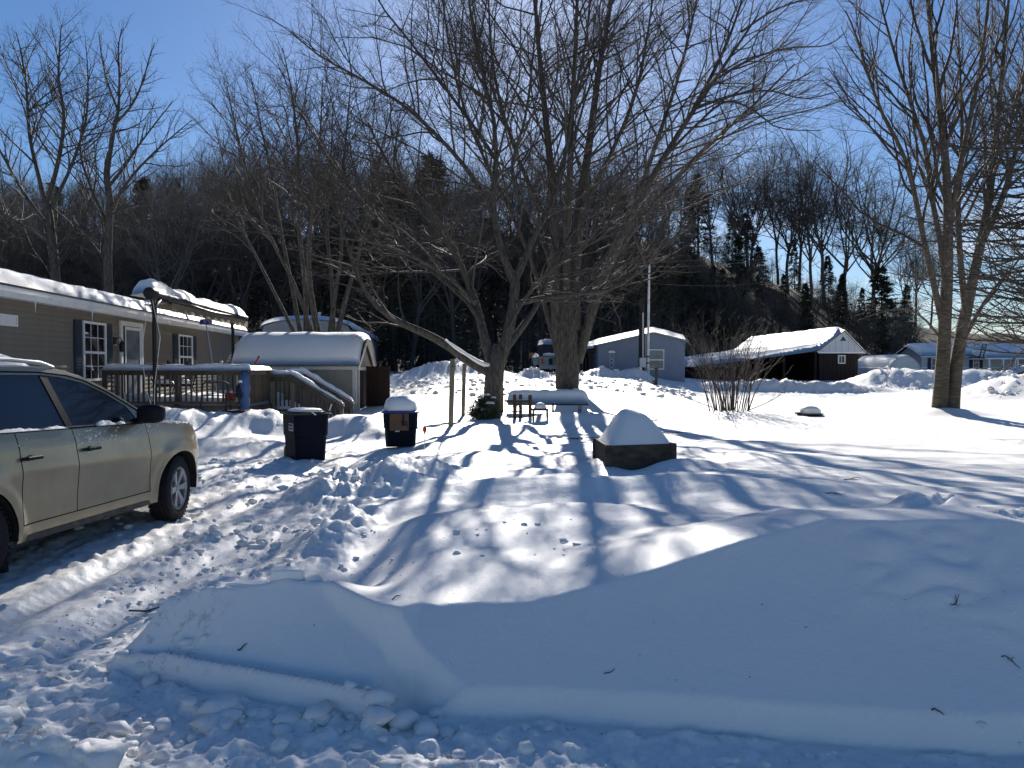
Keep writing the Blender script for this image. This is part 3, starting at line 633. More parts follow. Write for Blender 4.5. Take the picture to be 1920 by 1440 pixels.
# --- forest prototypes
def forest_proto(name, seed, H, spread, nl, lean=0.0, rm=(9, .055, .019, .0095), sp_=(.52, .27, .19)):
    t = Tree(seed, space=sp_, rmax=rm, maxlen=(99, 4.4, 1.9, .9), nseg=(9, 5, 3, 2), angle=(.95, .8, .8), wob=(.14, .17, .2, .25), up=(.1, .05, .05, .04)); rg_ = t.rg
    fork = H * rg_.uniform(.30, .42); pts = [Vector((0, 0, -.4))]
    x = y = 0
    for i in range(4): x += rg_.gauss(lean, .12); y += rg_.gauss(0, .12); pts.append(Vector((x, y, fork * (i + 1) / 4)))
    t.limb(pts, H * .0105, H * .008, f0=.35, dens=.7)
    top = pts[-1]
    for i in range(nl):
        a = i * 2.4 + rg_.random(); s_ = spread * rg_.uniform(.4, 1.0); z0 = fork * rg_.uniform(.75, 1.0); hh = H * rg_.uniform(.8, 1.0)
        b0 = Vector((top.x * z0 / fork, top.y * z0 / fork, z0)); e = b0 + Vector((math.cos(a) * s_, math.sin(a) * s_, hh - z0))
        m1 = b0.lerp(e, .35) + Vector((math.cos(a) * s_ * .22 + rg_.gauss(0, .35), math.sin(a) * s_ * .22 + rg_.gauss(0, .35), rg_.gauss(0, .4))); m2 = b0.lerp(e, .7) + Vector((rg_.gauss(0, .6), rg_.gauss(0, .6), rg_.gauss(0, .3)))
        t.limb([b0, m1, m2, e], H * .0048, .012, f0=.15, n=10)
    return tubes_mesh(name, [(t.L[0], 6), (t.L[1], 4), (t.L[2], 3), (t.L[3], 3)], 'forest_bark')
protos = [forest_proto('bare_tree', 11, 16, 4.2, 7), forest_proto('bare_tree', 12, 17, 3.2, 6, .1), forest_proto('bare_tree', 13, 15, 5.0, 8, -.1), forest_proto('bare_tree', 14, 18, 2.8, 5)]

def conifer(name, seed, H, w, n_br, quads_per):
    rg_ = np.random.default_rng(seed); V = []; Q = []; o = 0
    def addq(c, d, s_, wd):
        nonlocal o
        d = d / (np.linalg.norm(d) + 1e-9); a = np.cross(d, rg_.normal(size=3)); a /= np.linalg.norm(a) + 1e-9
        V.extend([c - a * wd, c + a * wd, c + d * s_ + a * wd * .35, c + d * s_ - a * wd * .35]); Q.append((o, o+1, o+2, o+3)); o += 4
    n = 6
    for i in range(8):                                   # trunk
        for k in range(n):
            g = 2 * math.pi * k / n; r_ = H * .011 * (1 - i / 7.5); V.append(np.array([math.cos(g) * r_, math.sin(g) * r_, H * i / 7 - .3]))
    for i in range(7):
        for k in range(n): Q.append((i*n+k, i*n+(k+1) % n, (i+1)*n+(k+1) % n, (i+1)*n+k))
    o = 8 * n
    for b in range(n_br):
        f = rg_.random() ** 0.85; z = H * (0.06 + 0.93 * f); L = w * (1 - f) ** 0.8 * rg_.uniform(.55, 1.1) + .15; a = rg_.random() * 6.283
        d = np.array([math.cos(a), math.sin(a), 0.18 - 0.3 * (1 - f) + rg_.normal() * .1])
        for k in range(quads_per):
            u = 0.15 + 0.85 * rg_.random() ** .8
            c = np.array([0, 0, z]) + d * L * u + np.array([0, 0, -0.16 * L * u * u]) + rg_.normal(size=3) * .10 * (L * .5 + .3)
            addq(c, d + rg_.normal(size=3) * .55, rg_.uniform(.22, .5), rg_.uniform(.035, .085))
    return np_mesh(name, np.array(V), np.array(Q), 'needles', smooth=False)
cons = [conifer('conifer_tree', 21, 13, 3.0, 170, 34), conifer('conifer_tree', 22, 15, 2.5, 170, 34), conifer('conifer_tree', 23, 10, 3.2, 150, 36)]

rf = random.Random(77)
def put(name, me, x, y, z, s_, label, cat, group):
    o = link(name, me); o.location = (x, y, z); o.rotation_euler = (rf.gauss(0, .03), rf.gauss(0, .03), rf.random() * 6.28); o.scale = (s_ * rf.uniform(.9, 1.15), s_ * rf.uniform(.9, 1.15), s_)
    return props(o, label, cat, group)
def base_z(x, y): return float(hill_h(np.array(x), np.array(y))) if y > 60 else ground(x, y)
# conifers: a dark row right behind the homes, then up the slope
G1 = 'dark conifers of the wood behind the homes'; LB1 = 'dark conifer in the dense shaded wood behind the mobile homes'
for i in range(24):
    px = -160 + i * 60 + rf.uniform(-20, 20); D = rf.uniform(66, 78)
    if px > 1240: continue
    x = X(px, D); put('conifer_tree', cons[i % 3], x, D, base_z(x, D) - .4, rf.uniform(.85, 1.15), LB1, 'tree', G1)
for i in range(30):
    px = -200 + i * 62 + rf.uniform(-25, 25); D = rf.uniform(82, 118)
    if px > 1200: D = rf.uniform(102, 120)
    x = X(px, D); put('conifer_tree', cons[(i * 2 + 1) % 3], x, D, base_z(x, D) - .4, rf.uniform(.45, .7), LB1, 'tree', G1)
for px, py, D, k, lab in [(1308, 325, 108, 1, 'tall pointed dark spruce rising above the gap between blue home and brown garage'), (800, 290, 64, 1, 'tall ragged dark pine showing through the crown of the front maple'), (1655, 500, 85, 0, 'low broad dark pine to the right of the brown garage roof'), (740, 330, 60, 0, 'dark conifer left of the tall ragged pine, seen through maple branches'), (1400, 400, 110, 0, 'dark conifer top just right of the tall pointed spruce')]:
    x = X(px, D); zb = base_z(x, D) - .3; H = (Z(py, D) - zb); o = put('conifer_tree', cons[k], x, D, zb, H / (13, 15, 10)[k], lab, 'tree', None); o.scale.x *= 1.5; o.scale.y *= 1.5
# bare hardwoods between and above them
G2 = 'bare hardwoods of the wood behind the homes'; LB2 = 'bare grey hardwood in the dense leafless wood behind the homes'
def top_line(px): return np.interp(px, [-200, 0, 250, 330, 400, 500, 640, 800, 1000, 1300, 1420, 1520, 1640, 1720, 1800, 2000], [320, 325, 320, 285, 262, 255, 262, 275, 285, 275, 250, 255, 260, 420, 520, 540])
i = 0
for row, (d0, d1, n) in enumerate([(46, 58, 34), (60, 72, 42), (74, 95, 46), (97, 125, 80)]):
    for j in range(n):
        px = -220 + (j + rf.uniform(.1, .9)) * 2060 / n; D = rf.uniform(d0, d1)
        if (row == 0 and (470 < px < 720 or px > 900)) or (row in (1, 2) and px > 1230): continue
        if px > 1320 and rf.random() < .6: continue
        x = X(px, D); zb = base_z(x, D) - .3; ht = Z(top_line(px) + rf.uniform(-25, 60), D) - zb
        ht = max(7, min(ht, 21 if row < 3 else 23)); k = i % 4; i += 1
        put('bare_tree', protos[k], x, D, zb, ht / (16, 17, 15, 18)[k], LB2, 'tree', G2)
# low growth on the slope behind the garage
for j in range(64):
    px = 1235 + j * 7.6 + rf.uniform(-8, 8); D = rf.uniform(68, 98); x = X(px, D); zb = base_z(x, D) - .3
    if j % 2 and (px < 1400 or j % 6 == 1): put('conifer_tree', cons[j % 3], x, D, zb, rf.uniform(.38, .62), LB1, 'tree', G1)
    else: k = i % 4; i += 1; put('bare_tree', protos[k], x, D, zb, (rf.uniform(6.5, 10) if px < 1400 else rf.uniform(4.0, 7.5)) / (16, 17, 15, 18)[k], LB2, 'tree', G2)
# the row of dark forked trees against the sky on the right
for px, top, D, k, lab in [(1478, 245, 104, 2, 'leftmost of the dark forked trees against the sky above the brown garage'), (1545, 250, 106, 0, 'second dark forked tree against the sky above the brown garage'), (1590, 240, 103, 2, 'dark forked tree against the sky straight above the white gable'), (1640, 255, 105, 2, 'rightmost of the dark forked trees against the sky behind the garage'), (1405, 260, 107, 0, 'slender forked tree left of the dark row above the garage roof')]:
    x = X(px, D); zb = base_z(x, D) - .3; put('bare_tree', protos[k], x, D, zb, (Z(top, D) - zb) / (16, 17, 15, 18)[k], lab, 'tree', 'dark forked trees behind the garage')
# thin saplings and brush that fill the foot of the wood
def brush(name, seed, n, x0, x1, y0, y1, h0, h1, matn, label):
    t = Tree(seed, space=(.5, .25, .2), rmax=(9, .012, .006, .004), maxlen=(9, .9, .5, .3), nseg=(6, 3, 2, 2)); rg_ = t.rg
    sp_ = [(rg_.uniform(y0, y1), rg_.uniform(x0, x1)) for i in range(n)]; dd = np.array([a for a, b in sp_]); xx = np.array([X(b, a) for a, b in sp_])
    zz = np.where(dd > 60, hill_h(xx, dd), terrain(xx, dd)[0])
    for i in range(n):
        D, x, z = dd[i], xx[i], zz[i]; h = rg_.uniform(h0, h1)
        b = Vector((x, D, z - .1)); pts = [b, b + Vector((rg_.gauss(0, .15), rg_.gauss(0, .15), h * .5)), b + Vector((rg_.gauss(0, .4), rg_.gauss(0, .4), h))]
        q = [tuple(p) for p in spline(pts, 6)]; rad = [.022 * (1 - .7 * k / 5) for k in range(6)]; t.L[0].append((q, rad))
        n1 = int(h * 2.2)
        for k in range(n1):
            f = rg_.uniform(.2, 1); j = min(4, int(f * 5)); p = q[j]; t.L[2].append(([p, tuple(np.array(p) + np.array([rg_.gauss(0, .4), rg_.gauss(0, .4), rg_.uniform(.1, .6)])), tuple(np.array(p) + np.array([rg_.gauss(0, .7), rg_.gauss(0, .7), rg_.uniform(.2, 1.2)]))], [.010, .007, .004]))
    o = link(name, tubes_mesh(name, [(t.L[0], 4), (t.L[2], 3)], matn)); return props(o, label, 'brush', kind='stuff')
brush('woodland_brush', 31, 800, -150, 1300, 46, 66, 2.0, 7.5, 'forest_bark', 'grey tangle of saplings and brush along the foot of the wood')
brush('hillside_brush', 33, 520, 1220, 1720, 74, 122, 1.5, 5.0, 'forest_bark', 'low grey brush covering the open slope behind the garage')
# ------------------------------------------------------------------ snow lying on roofs and things
def snow_sheet(name, parent, base, nu, nv, T, eu=0.25, ev=0.25, lu=1.0, lv=1.0, amp=0.03, seed=1, nscale=1.2, world=False, sag=0.0):
    """base(u, v) -> point of the covered surface; snow of depth T rounded off at the edges"""
    u = np.linspace(0, 1, nu); v = np.linspace(0, 1, nv); ug, vg = np.meshgrid(u, v, indexing='ij')
    b = np.array([[base(a, c) for c in v] for a in u], dtype=float)
    du = np.minimum(ug, 1 - ug) * lu; dv = np.minimum(vg, 1 - vg) * lv
    pu = np.sqrt(np.clip(1 - (1 - np.clip(du / eu, 0, 1)) ** 2, 0, 1)); pv = np.sqrt(np.clip(1 - (1 - np.clip(dv / ev, 0, 1)) ** 2, 0, 1))
    t = T * pu * pv * (1 + amp / max(T, .01) * fbm(ug * lu * nscale + seed * 3.7, vg * lv * nscale, seed, 4))
    top = b.copy(); top[..., 2] += np.maximum(t, 0) + 0.004
    n = nu * nv; vs = np.concatenate([top.reshape(-1, 3), b.reshape(-1, 3) + [0, 0, 0.002]])
    fs = grid_faces(nu, nv)
    low = fs + n; i = np.arange(n).reshape(nu, nv); rim = np.concatenate([i[0, :], i[1:, -1], i[-1, -2::-1], i[-2:0:-1, 0]]); r2 = np.roll(rim, -1)
    sk = np.stack([rim, r2, r2 + n, rim + n], -1)
    if world: inv = np.array(ORIG[parent.name]); vs = vs @ inv[:3, :3].T + inv[:3, 3]
    me = np_mesh(name, vs, np.concatenate([fs, low[:, ::-1], sk]), 'snow')
    return link(name, me, parent)
def lerp(a, b, t): return tuple(a[i] + (b[i] - a[i]) * t for i in range(3))
def gable_base(x0, x1, y0, y1, ze, zr, ridge='y'):
    """roof surface over a box: ridge along y (u across x) or along x (u across y); eaves ze, ridge zr"""
    def f(u, v):
        k = 1 - abs(2 * u - 1); k = k if k < .93 else .93 + (k - .93) * .5; z = ze + (zr - ze) * k
        return (x0 + (x1 - x0) * u, y0 + (y1 - y0) * v, z) if ridge == 'y' else (x0 + (x1 - x0) * v, y0 + (y1 - y0) * u, z)
    return f
def cap(mb, c, rx, ry, h, n=14, m=7, sharp=0.75, seed=1, off=(0, 0)):
    """rounded heap of snow over an ellipse (superellipse outline)"""
    vs = []; fs = []
    for i in range(m + 1):
        f = i / m; zz = h * math.sin(f * math.pi / 2) ** 0.9; rr = math.cos(f * math.pi / 2) ** sharp
        for k in range(n):
            g = 2 * math.pi * k / n; ca, sa = math.cos(g), math.sin(g); e = (abs(ca) ** 4 + abs(sa) ** 4) ** -.25 if f < .5 else (abs(ca) ** 3 + abs(sa) ** 3) ** (-1 / 3)
            w = 1 + 0.05 * float(noise(k * .7 + seed, i * .8, seed)); vs.append((c[0] + rx * rr * e * ca * w + off[0] * f, c[1] + ry * rr * e * sa * w + off[1] * f, c[2] + zz))
    for i in range(m):
        for k in range(n): fs.append((i*n+k, i*n+(k+1) % n, (i+1)*n+(k+1) % n, (i+1)*n+k))
    fs.append(tuple(range(n-1, -1, -1))); fs.append(tuple(m*n+k for k in range(n)))
    return mb.add(vs, fs)

def window(parent, axis, off, a0, a1, z0, z1, cols=3, rows=2, out=1, sash=True, shutters=None, glass='glass', frame='trim_white', shut='shutter_navy', sw=.38, gap=.03, t=.05):
    """window on a wall: axis 'x' = wall faces +-x at x=off and runs along y; 'y' = faces +-y at y=off and runs along x"""
    def bx(m, a, b, c, d, e, f):                         # a..b along wall, c..d out of wall, e..f up
        if axis == 'x': m.box((off + out * c, a, e), (off + out * d, b, f))
        else: m.box((a, off + out * c, e), (b, off + out * d, f))
        return m
    fw = .055
    w = MB(); bx(w, a0, a0 + fw, .0, t, z0, z1); bx(w, a1 - fw, a1, .0, t, z0, z1); bx(w, a0 + fw, a1 - fw, .0, t, z0, z0 + fw); bx(w, a0 + fw, a1 - fw, .0, t, z1 - fw, z1)
    o = w.build('window', frame, parent)
    zm = z0 + (z1 - z0) * .48
    if sash: bx(MB(), a0 + fw, a1 - fw, .002, t - .008, zm - .03, zm + .03).build('sash_rail', frame, o)
    panes = [(zm + .03, z1 - fw), (z0 + fw, zm - .03)] if sash else [(z0 + fw, z1 - fw)]
    for (p0, p1) in panes:
        bx(MB(), a0 + fw, a1 - fw, .004, .018, p0, p1).build('pane', glass, o)
        if cols > 1 or rows > 1:
            g = MB()
            for i in range(1, cols): c = a0 + fw + (a1 - a0 - 2 * fw) * i / cols; bx(g, c - .009, c + .009, .0185, .026, p0, p1)
            for i in range(1, rows): c = p0 + (p1 - p0) * i / rows; bx(g, a0 + fw, a1 - fw, .0265, .030, c - .009, c + .009)
            g.build('muntin', frame, o)
    if shutters:
        for s0, s1 in ((a0 - gap - sw, a0 - gap), (a1 + gap, a1 + gap + sw)):
            if s0 < a0 and 'l' not in shutters: continue
            if s0 > a0 and 'r' not in shutters: continue
            sh = bx(MB(), s0, s1, .0, .03, z0, z1).build('shutter', shut, parent)
            m = MB()
            for k in range(18): zz = z0 + .06 + (z1 - z0 - .12) * (k + .5) / 18; bx(m, s0 + .05, s1 - .05, .031, .042, zz - .02, zz + .012)
            m.build('louvres', shut, sh)
    return o

# ------------------------------------------------------------------ tan mobile home on the left (local x = outwards from the wall, local y = along it)
HX, HY = -9.6, 14.0; HA = math.atan2(0.1065, 0.9943)
home = thing('mobile_home', 'long tan mobile home with navy shutters and snowy roof on the left', 'mobile home', (HX, HY, 0.1), HA)
h0 = 0.1
S0, S1 = -6.5, 17.3; WZ0, WZ1 = 0.25, 2.92
MB().box((-4.2, S0, -.1), (-.02, S1, WZ1)).build('wall', 'siding_tan', home)
nb = 24; bh = (WZ1 - WZ0) / nb
brd = MB().add([(-.012, 0, 0), (.024, 0, 0), (.002, 0, bh), (-.012, 0, bh), (-.012, S1 - S0, 0), (.024, S1 - S0, 0), (.002, S1 - S0, bh), (-.012, S1 - S0, bh)], [(3,2,1,0),(4,5,6,7),(0,1,5,4),(1,2,6,5),(2,3,7,6),(3,0,4,7)]).mesh('siding_board', 'siding_tan')
for i in range(nb):
    o = link('siding_board', brd, home); o.location = (0, S0, WZ0 + i * bh)
EB = MB()
for i in range(nb): EB.add([(-4.2, S1 + .002, WZ0 + i*bh), (.002, S1 + .002, WZ0 + i*bh), (.002, S1 + .016, WZ0 + i*bh), (-4.2, S1 + .016, WZ0 + i*bh), (-4.2, S1 + .002, WZ0 + (i+1)*bh), (.002, S1 + .002, WZ0 + (i+1)*bh), (.002, S1 + .004, WZ0 + (i+1)*bh), (-4.2, S1 + .004, WZ0 + (i+1)*bh)], [(3,2,1,0),(4,5,6,7),(0,1,5,4),(1,2,6,5),(2,3,7,6),(3,0,4,7)])
EB.build('end_siding', 'siding_tan', home)
MB().box((-.04, S1 - .03, WZ0), (.03, S1 + .03, WZ1 - .005)).build('corner_trim', 'siding_tan', home)
MB().box((.0, S0 - .2, 2.90), (.30, S1 + .25, 2.925)).build('soffit', 'trim_white', home)
MB().box((.30, S0 - .2, 2.88), (.325, S1 + .25, 3.00)).build('fascia', 'trim_white', home)
MB().box((.326, S0 - .2, 2.985), (.36, S1 + .25, 3.11)).build('fascia', 'trim_white', home)
roof = MB(); rz0, rz1 = 3.08, 3.60
roof.prism([(.36, S0 - .2, rz0), (-2.1, S0 - .2, rz1), (-4.56, S0 - .2, rz0), (-4.56, S0 - .2, rz0 + .04), (-2.1, S0 - .2, rz1 + .04), (.36, S0 - .2, rz0 + .04)], (0, S1 - S0 + .45, 0)).build('roof', 'roof_shingle', home)
MB().prism([(0, S1 - .01, 2.9), (-4.2, S1 - .01, 2.9), (-2.1, S1 - .01, rz1 - .02)], (0, .02, 0)).build('gable', 'siding_tan', home)
snow_sheet('roof_snow', home, gable_base(.38, -4.56, S0 - .2, S1 + .22, rz0 + .035, rz1 + .035), 34, 150, .24, .16, .3, 4.9, 24, .035, 5, 1.3)
window(home, 'x', .026, 3.25, 4.46, 1.27, 2.67, shutters='lr', sw=.36)
window(home, 'x', .026, 9.80, 11.15, 1.27, 2.64, shutters='lr', sw=.42)
window(home, 'x', .026, -3.6, -2.4, 1.27, 2.67, shutters='lr', sw=.36)
d = MB(); d.box((.016, 5.35, .62), (.07, 5.47, 2.80)).box((.016, 6.72, .62), (.07, 6.84, 2.80)).box((.016, 5.47, 2.68), (.07, 6.72, 2.80)); dr = d.build('door', 'trim_white', home)
MB().box((.018, 5.62, .64), (.05, 6.70, 2.66)).build('storm_glass', 'glass_pale', dr)
m = MB(); m.box((.0515, 5.62, .64), (.065, 5.68, 2.66)).box((.0515, 6.62, .64), (.065, 6.70, 2.66)).box((.0515, 5.68, 2.58), (.065, 6.62, 2.66)).box((.0515, 5.68, 1.5), (.065, 6.62, 1.56)); m.build('storm_frame', 'trim_white', dr)
MB().box((.02, 5.48, .64), (.052, 5.615, 2.66)).build('curtain', 'cloth_dark', dr)
lm = MB(); lm.box((.016, 4.98, 2.18), (.04, 5.12, 2.36)).tube([(.04, 5.05, 2.30), (.16, 5.05, 2.36), (.20, 5.05, 2.26)], .012, 6).lathe((.2, 5.05, 1.98), (0, 0, 1), [(.03, 0), (.065, .02), (.075, .20), (.03, .27), (.012, .30)], 6)
lm.build('wall_lamp', 'dark_metal', home)
MB().box((.041, 4.99, 2.14), (.05, 5.11, 2.17)).build('lamp_plate', 'trim_white', home)
v = MB(); v.box((.016, -.05, 2.38), (.05, .55, 2.42)).box((.016, -.05, 2.56), (.05, .55, 2.60)).box((.016, -.05, 2.42), (.05, -.01, 2.56)).box((.016, .51, 2.42), (.05, .55, 2.56)).box((.016, -.01, 2.42), (.03, .51, 2.56))
v.build('wall_vent', 'trim_white', home)
for s_, z_ in ((14.5, 1.75), (15.0, 1.62), (14.6, 1.35)):
    MB().box((.016, s_, z_), (.10, s_ + .22, z_ + .08), .02).build('outlet_hood', 'trim_white', home)
for s_, l_ in ((.55, .34), (1.2, .10), (3.0, .38), (3.05, .16), (8.1, .22), (12.5, .16)):
    MB().lathe((.37, s_, 3.0), (0, 0, -1), [(.014, 0), (.011, l_ * .5), (.002, l_)], 6).build('icicle', 'ice', home)

# patio awning on two posts in front of the tan home (same local axes)
aw = thing('patio_awning', 'rolled patio awning under thick snow on two black posts by the deck', 'awning', (HX, HY, 0.3), HA)
az = Z(550, 17) - .3
xa = 1.70
def awz(s): return az
for s_, zt in ((3.0, az - .10), (9.8, az - .22)):
    p = MB().tube([(xa + .02, s_, -.35), (xa + .02, s_, zt - .3), (xa - .02, s_, zt)], .048, 10); p.build('post', 'dark_metal', aw, True)
MB().tube([(xa + .02, 3.0, az - .62), (xa + .02, 3.06, az - .3), (xa + .02, 3.35, az - .12), (xa, 3.9, az - .10)], .05, 8).build('bracket', 'dark_metal', aw, True)
MB().lathe((xa, 2.72, az), (0, 1, 0), [(.05, 0), (.13, .03), (.15, .10), (.15, .26), (.08, .30)], 18).build('roller_end', 'dark_metal', aw, True)
MB().tube([(xa, 2.95, az), (xa, 11.6, az)], .085, 12).build('roller', 'dark_metal', aw, True)
MB().box((xa - .62, 4.15, az - .17), (xa + .02, 11.75, az - .14)).build('canopy', 'canvas_tan', aw)
vl = MB(); n_ = 76
for i in range(n_): a = 4.15 + 7.6 * i / n_; b = 4.15 + 7.6 * (i + 1) / n_; dz = .02 * math.sin(i * 1.3); dz2 = .02 * math.sin((i + 1) * 1.3); dx = .012 * math.sin(i * .9); dx2 = .012 * math.sin((i+1) * .9); vl.add([(xa + .03 + dx, a, az - .31 + dz), (xa + .03 + dx2, b, az - .31 + dz2), (xa + .03, b, az - .10), (xa + .03, a, az - .10)], [(0, 1, 2, 3)])
vl.build('valance', 'canvas_tan', aw)
fr = MB()
for i in range(26): a = 6.6 + i * .075; fr.tube([(xa + .05, a, az - .29), (xa + .055, a + .01, az - .42 - .05 * math.sin(i))], .006, 3)
fr.build('fringe', 'canvas_tan', aw)
def awb(u, v):
    w = .42 if v > .18 else .26
    return (xa + .08 - (2 * w) * u + (.0 if v > .18 else -.02), 2.85 + 8.75 * v, az + .0 + .03 * math.sin(v * 9) - .05 * abs(2 * u - 1))
snow_sheet('awning_snow', aw, awb, 14, 70, .30, .30, .35, .8, 8.7, .10, 8, .8)
MB().tube([(xa + .02, 2.88, az - .12), (xa + .25, 2.7, az - 1.0), (xa + .1, 2.75, az - 2.1), (xa + .02, 2.95, az - 2.6)], .008, 5).build('pull_cord', 'pole_white', aw)
MB().tube([(xa - .05, 2.9, az - .1), (xa - .2, 2.8, az - 1.3), (xa - .1, 2.8, az - 2.2), (xa + .0, 3.0, az - 2.75)], .008, 5).build('pull_cord', 'pole_white', aw)
for k in range(4): a = k * 1.6; MB().tube([(xa + .02, 3.0, -.3), (xa + .02 + .28 * math.cos(a), 3.0 + .28 * math.sin(a), -.24), (xa + .02 + .36 * math.cos(a), 3.0 + .36 * math.sin(a), -.34)], .03, 6).build('foot', 'dark_metal', aw)

# ------------------------------------------------------------------ deck with railings and stairs
DZ = 0.75; dx0, dx1, dy0, dy1 = -9.85, -6.36, 18.0, 21.4
deck = thing('deck', 'weathered wooden deck with baluster railing and snow-capped handrails beside the tan home', 'deck', (-8.2, 19.6, 0.2))
W_ = dict(world=True)
MB().box((dx0, dy0, DZ - .05), (dx1, dy1, DZ)).build('floor', 'wood_deck', deck, **W_)
MB().box((dx0, dy0 - .04, DZ - .26), (dx1 + .04, dy0, DZ - .02)).build('rim_board', 'wood_deck', deck, **W_)
MB().box((dx1, dy0, DZ - .26), (dx1 + .04, dy1, DZ - .02)).build('rim_board', 'wood_deck', deck, **W_)
bal = MB().box((-.019, -.019, 0), (.019, .019, .70)).mesh('baluster', 'wood_deck')
def put_part(name, me, parent, loc):
    o = link(name, me, parent); o.location = ORIG[parent.name] @ Vector(loc); return o
n_ = 27
for i in range(n_): put_part('baluster', bal, deck, (dx0 + .06 + (dx1 - dx0 - .16) * i / (n_ - 1), dy0 + .02, DZ + .06))
for i in range(11): put_part('baluster', bal, deck, (dx1 - .03, dy0 + .16 + i * .125, DZ + .06))
for (x_, y_) in ((dx1 - .03, dy0 + .02), (dx1 - .03, dy0 + 1.58), (dx0 + .02, dy0 + .02), ((dx0 + dx1) / 2, dy0 + .06)):
    MB().box((x_ - .045, y_ - .045, ground(x_, y_) - .3 if x_ > -7 else DZ - .3), (x_ + .045, y_ + .045, 1.585)).build('post', 'wood_deck', deck, **W_)
MB().box((dx0, dy0 - .03, 1.50), (dx1 + .02, dy0 - .001, 1.585)).build('rail', 'wood_deck', deck, **W_)
MB().box((dx0, dy0 - .05, 1.586), (dx1 + .05, dy0 + .10, 1.62)).build('cap_rail', 'wood_deck', deck, **W_)
MB().box((dx1 - .10, dy0 + .102, 1.586), (dx1 + .05, dy0 + 1.65, 1.62)).build('cap_rail', 'wood_deck', deck, **W_)
MB().box((dx0, dy0 - .03, .80), (dx1 + .02, dy0 - .001, .87)).build('rail', 'wood_deck', deck, **W_)
snow_sheet('rail_snow', deck, lambda u, v: (dx0 - .02 + (dx1 - dx0 + .1) * v, dy0 - .07 + .20 * u, 1.619), 10, 90, .145, .09, .12, .20, 3.6, .035, 12, 2.0, world=True)
snow_sheet('rail_snow', deck, lambda u, v: (dx1 - .13 + .2 * u, dy0 + .12 + 1.5 * v, 1.619), 10, 40, .11, .09, .2, .20, 1.5, .04, 13, 2.0, world=True)
snow_sheet('deck_snow', deck, lambda u, v: (dx0 + (dx1 - dx0) * u, dy0 + .08 + 3.2 * v, DZ + .002), 30, 30, .24, .2, .25, 3.5, 3.2, .09, 14, .9, world=True)
# stairs running down to the right
sx0, sx1, sxe = -6.36, -5.80, -4.50
zt, ze = 1.46, 0.66
for k, y_ in enumerate((19.72, 20.95)):
    for (x_, zz) in ((sx0 + .05, zt), (sx1, zt), (sxe, ze + .02)):
        MB().box((x_ - .045, y_ - .045, .1), (x_ + .045, y_ + .045, zz)).build('post', 'wood_post', deck, **W_)
    MB().box((sx0 - .02, y_ - .08, zt + .002), (sx1 + .04, y_ + .08, zt + .04)).build('cap_rail', 'wood_deck', deck, **W_)
    MB().bar((sx1 + .04, y_, zt + .02), (sxe + .05, y_, ze + .05), .16, .04).build('cap_rail', 'wood_deck', deck, **W_)
    MB().bar((sx1 + .04, y_ - .055, zt - .10), (sxe + .05, y_ - .055, ze - .07), .03, .16).build('rail', 'wood_deck', deck, **W_)
    MB().bar((sx0, y_ - .055, zt - .08), (sx1 + .04, y_ - .055, zt - .08), .03, .14).build('rail', 'wood_deck', deck, **W_)
    for i in range(16):
        x_ = sx0 + .12 + (sxe - sx0 - .2) * i / 15; zz = zt if x_ < sx1 else zt + (ze - zt) * (x_ - sx1) / (sxe - sx1)
        put_part('baluster', bal, deck, (x_, y_ + .022, zz - .80))
    sn = lambda u, v, y_=y_: (sx0 - .03 + (sxe - sx0 + .08) * v, y_ - .085 + .17 * u, (zt if sx0 - .03 + (sxe - sx0 + .08) * v < sx1 else zt + (ze - zt) * (sx0 - .03 + (sxe - sx0 + .08) * v - sx1) / (sxe - sx1)) + .043)
    snow_sheet('rail_snow', deck, sn, 8, 60, .12 if k == 0 else .15, .08, .10, .17, 2.0, .05, 15 + k, 2.4, world=True)
for i in range(4): MB().box((sx0 + .1 + i * .3, 19.78, DZ - .22 - i * .17), (sx0 + .42 + i * .3, 20.88, DZ - .18 - i * .17)).build('tread', 'wood_deck', deck, **W_)
snow_sheet('stair_snow', deck, lambda u, v: (sx0 + .02 + 1.3 * v, 19.8 + 1.08 * u, DZ - .12 - .70 * v), 12, 20, .26, .2, .3, 1.1, 1.4, .06, 18, 1.5, world=True)

# things on and beside the deck
t = thing('folded_tarp', 'blue tarp hanging wrapped round the deck corner post', 'tarp', (-6.42, 17.93, .55))
pr = [(0.04, 0), (.10, .05), (.115, .35), (.09, .43), (.13, .62), (.11, .82), (.06, 1.0), (.02, 1.03)]
MB().lathe((0, 0, .02), (0, 0, 1), pr, 12).build('cloth', 'tarp_blue', t, True)
m = MB(); cap(m, (-.06, -.06, .78), .07, .06, .07, 8, 4, seed=4); m.build('snow_patch', 'snow', t, 'all')
MB().lathe((-.10, -.02, .40), (0, 0, 1), [(.05, 0), (.12, .04), (.11, .24), (.07, .33), (.03, .35)], 10).build('dark_bundle', 'cloth_dark', t, True)
t = thing('fuel_can', 'small red plastic can on the deck behind the blue tarp', 'can', (-6.86, 18.22, DZ + .12))
MB().box((-.13, -.09, 0), (.13, .09, .20), .03).build('body', 'red_plastic', t, True); MB().tube([(-.09, 0, .20), (-.05, 0, .26), (.05, 0, .26), (.09, 0, .20)], .014, 6).build('handle', 'red_plastic', t); MB().tube([(.10, 0, .17), (.17, 0, .24)], .018, 6).build('spout', 'dark_metal', t)
t = thing('roof_rake', 'blue-bladed snow rake leaning up against the tan home eave', 'snow rake', (X(409, 21.0), 21.0, DZ))
a, b = Vector((X(409, 21.0), 21.0, DZ)), P(386, 604, 21.6)
MB().tube([a, b], .014, 6).build('pole', 'aluminium', t, world=True)
bl = MB(); 
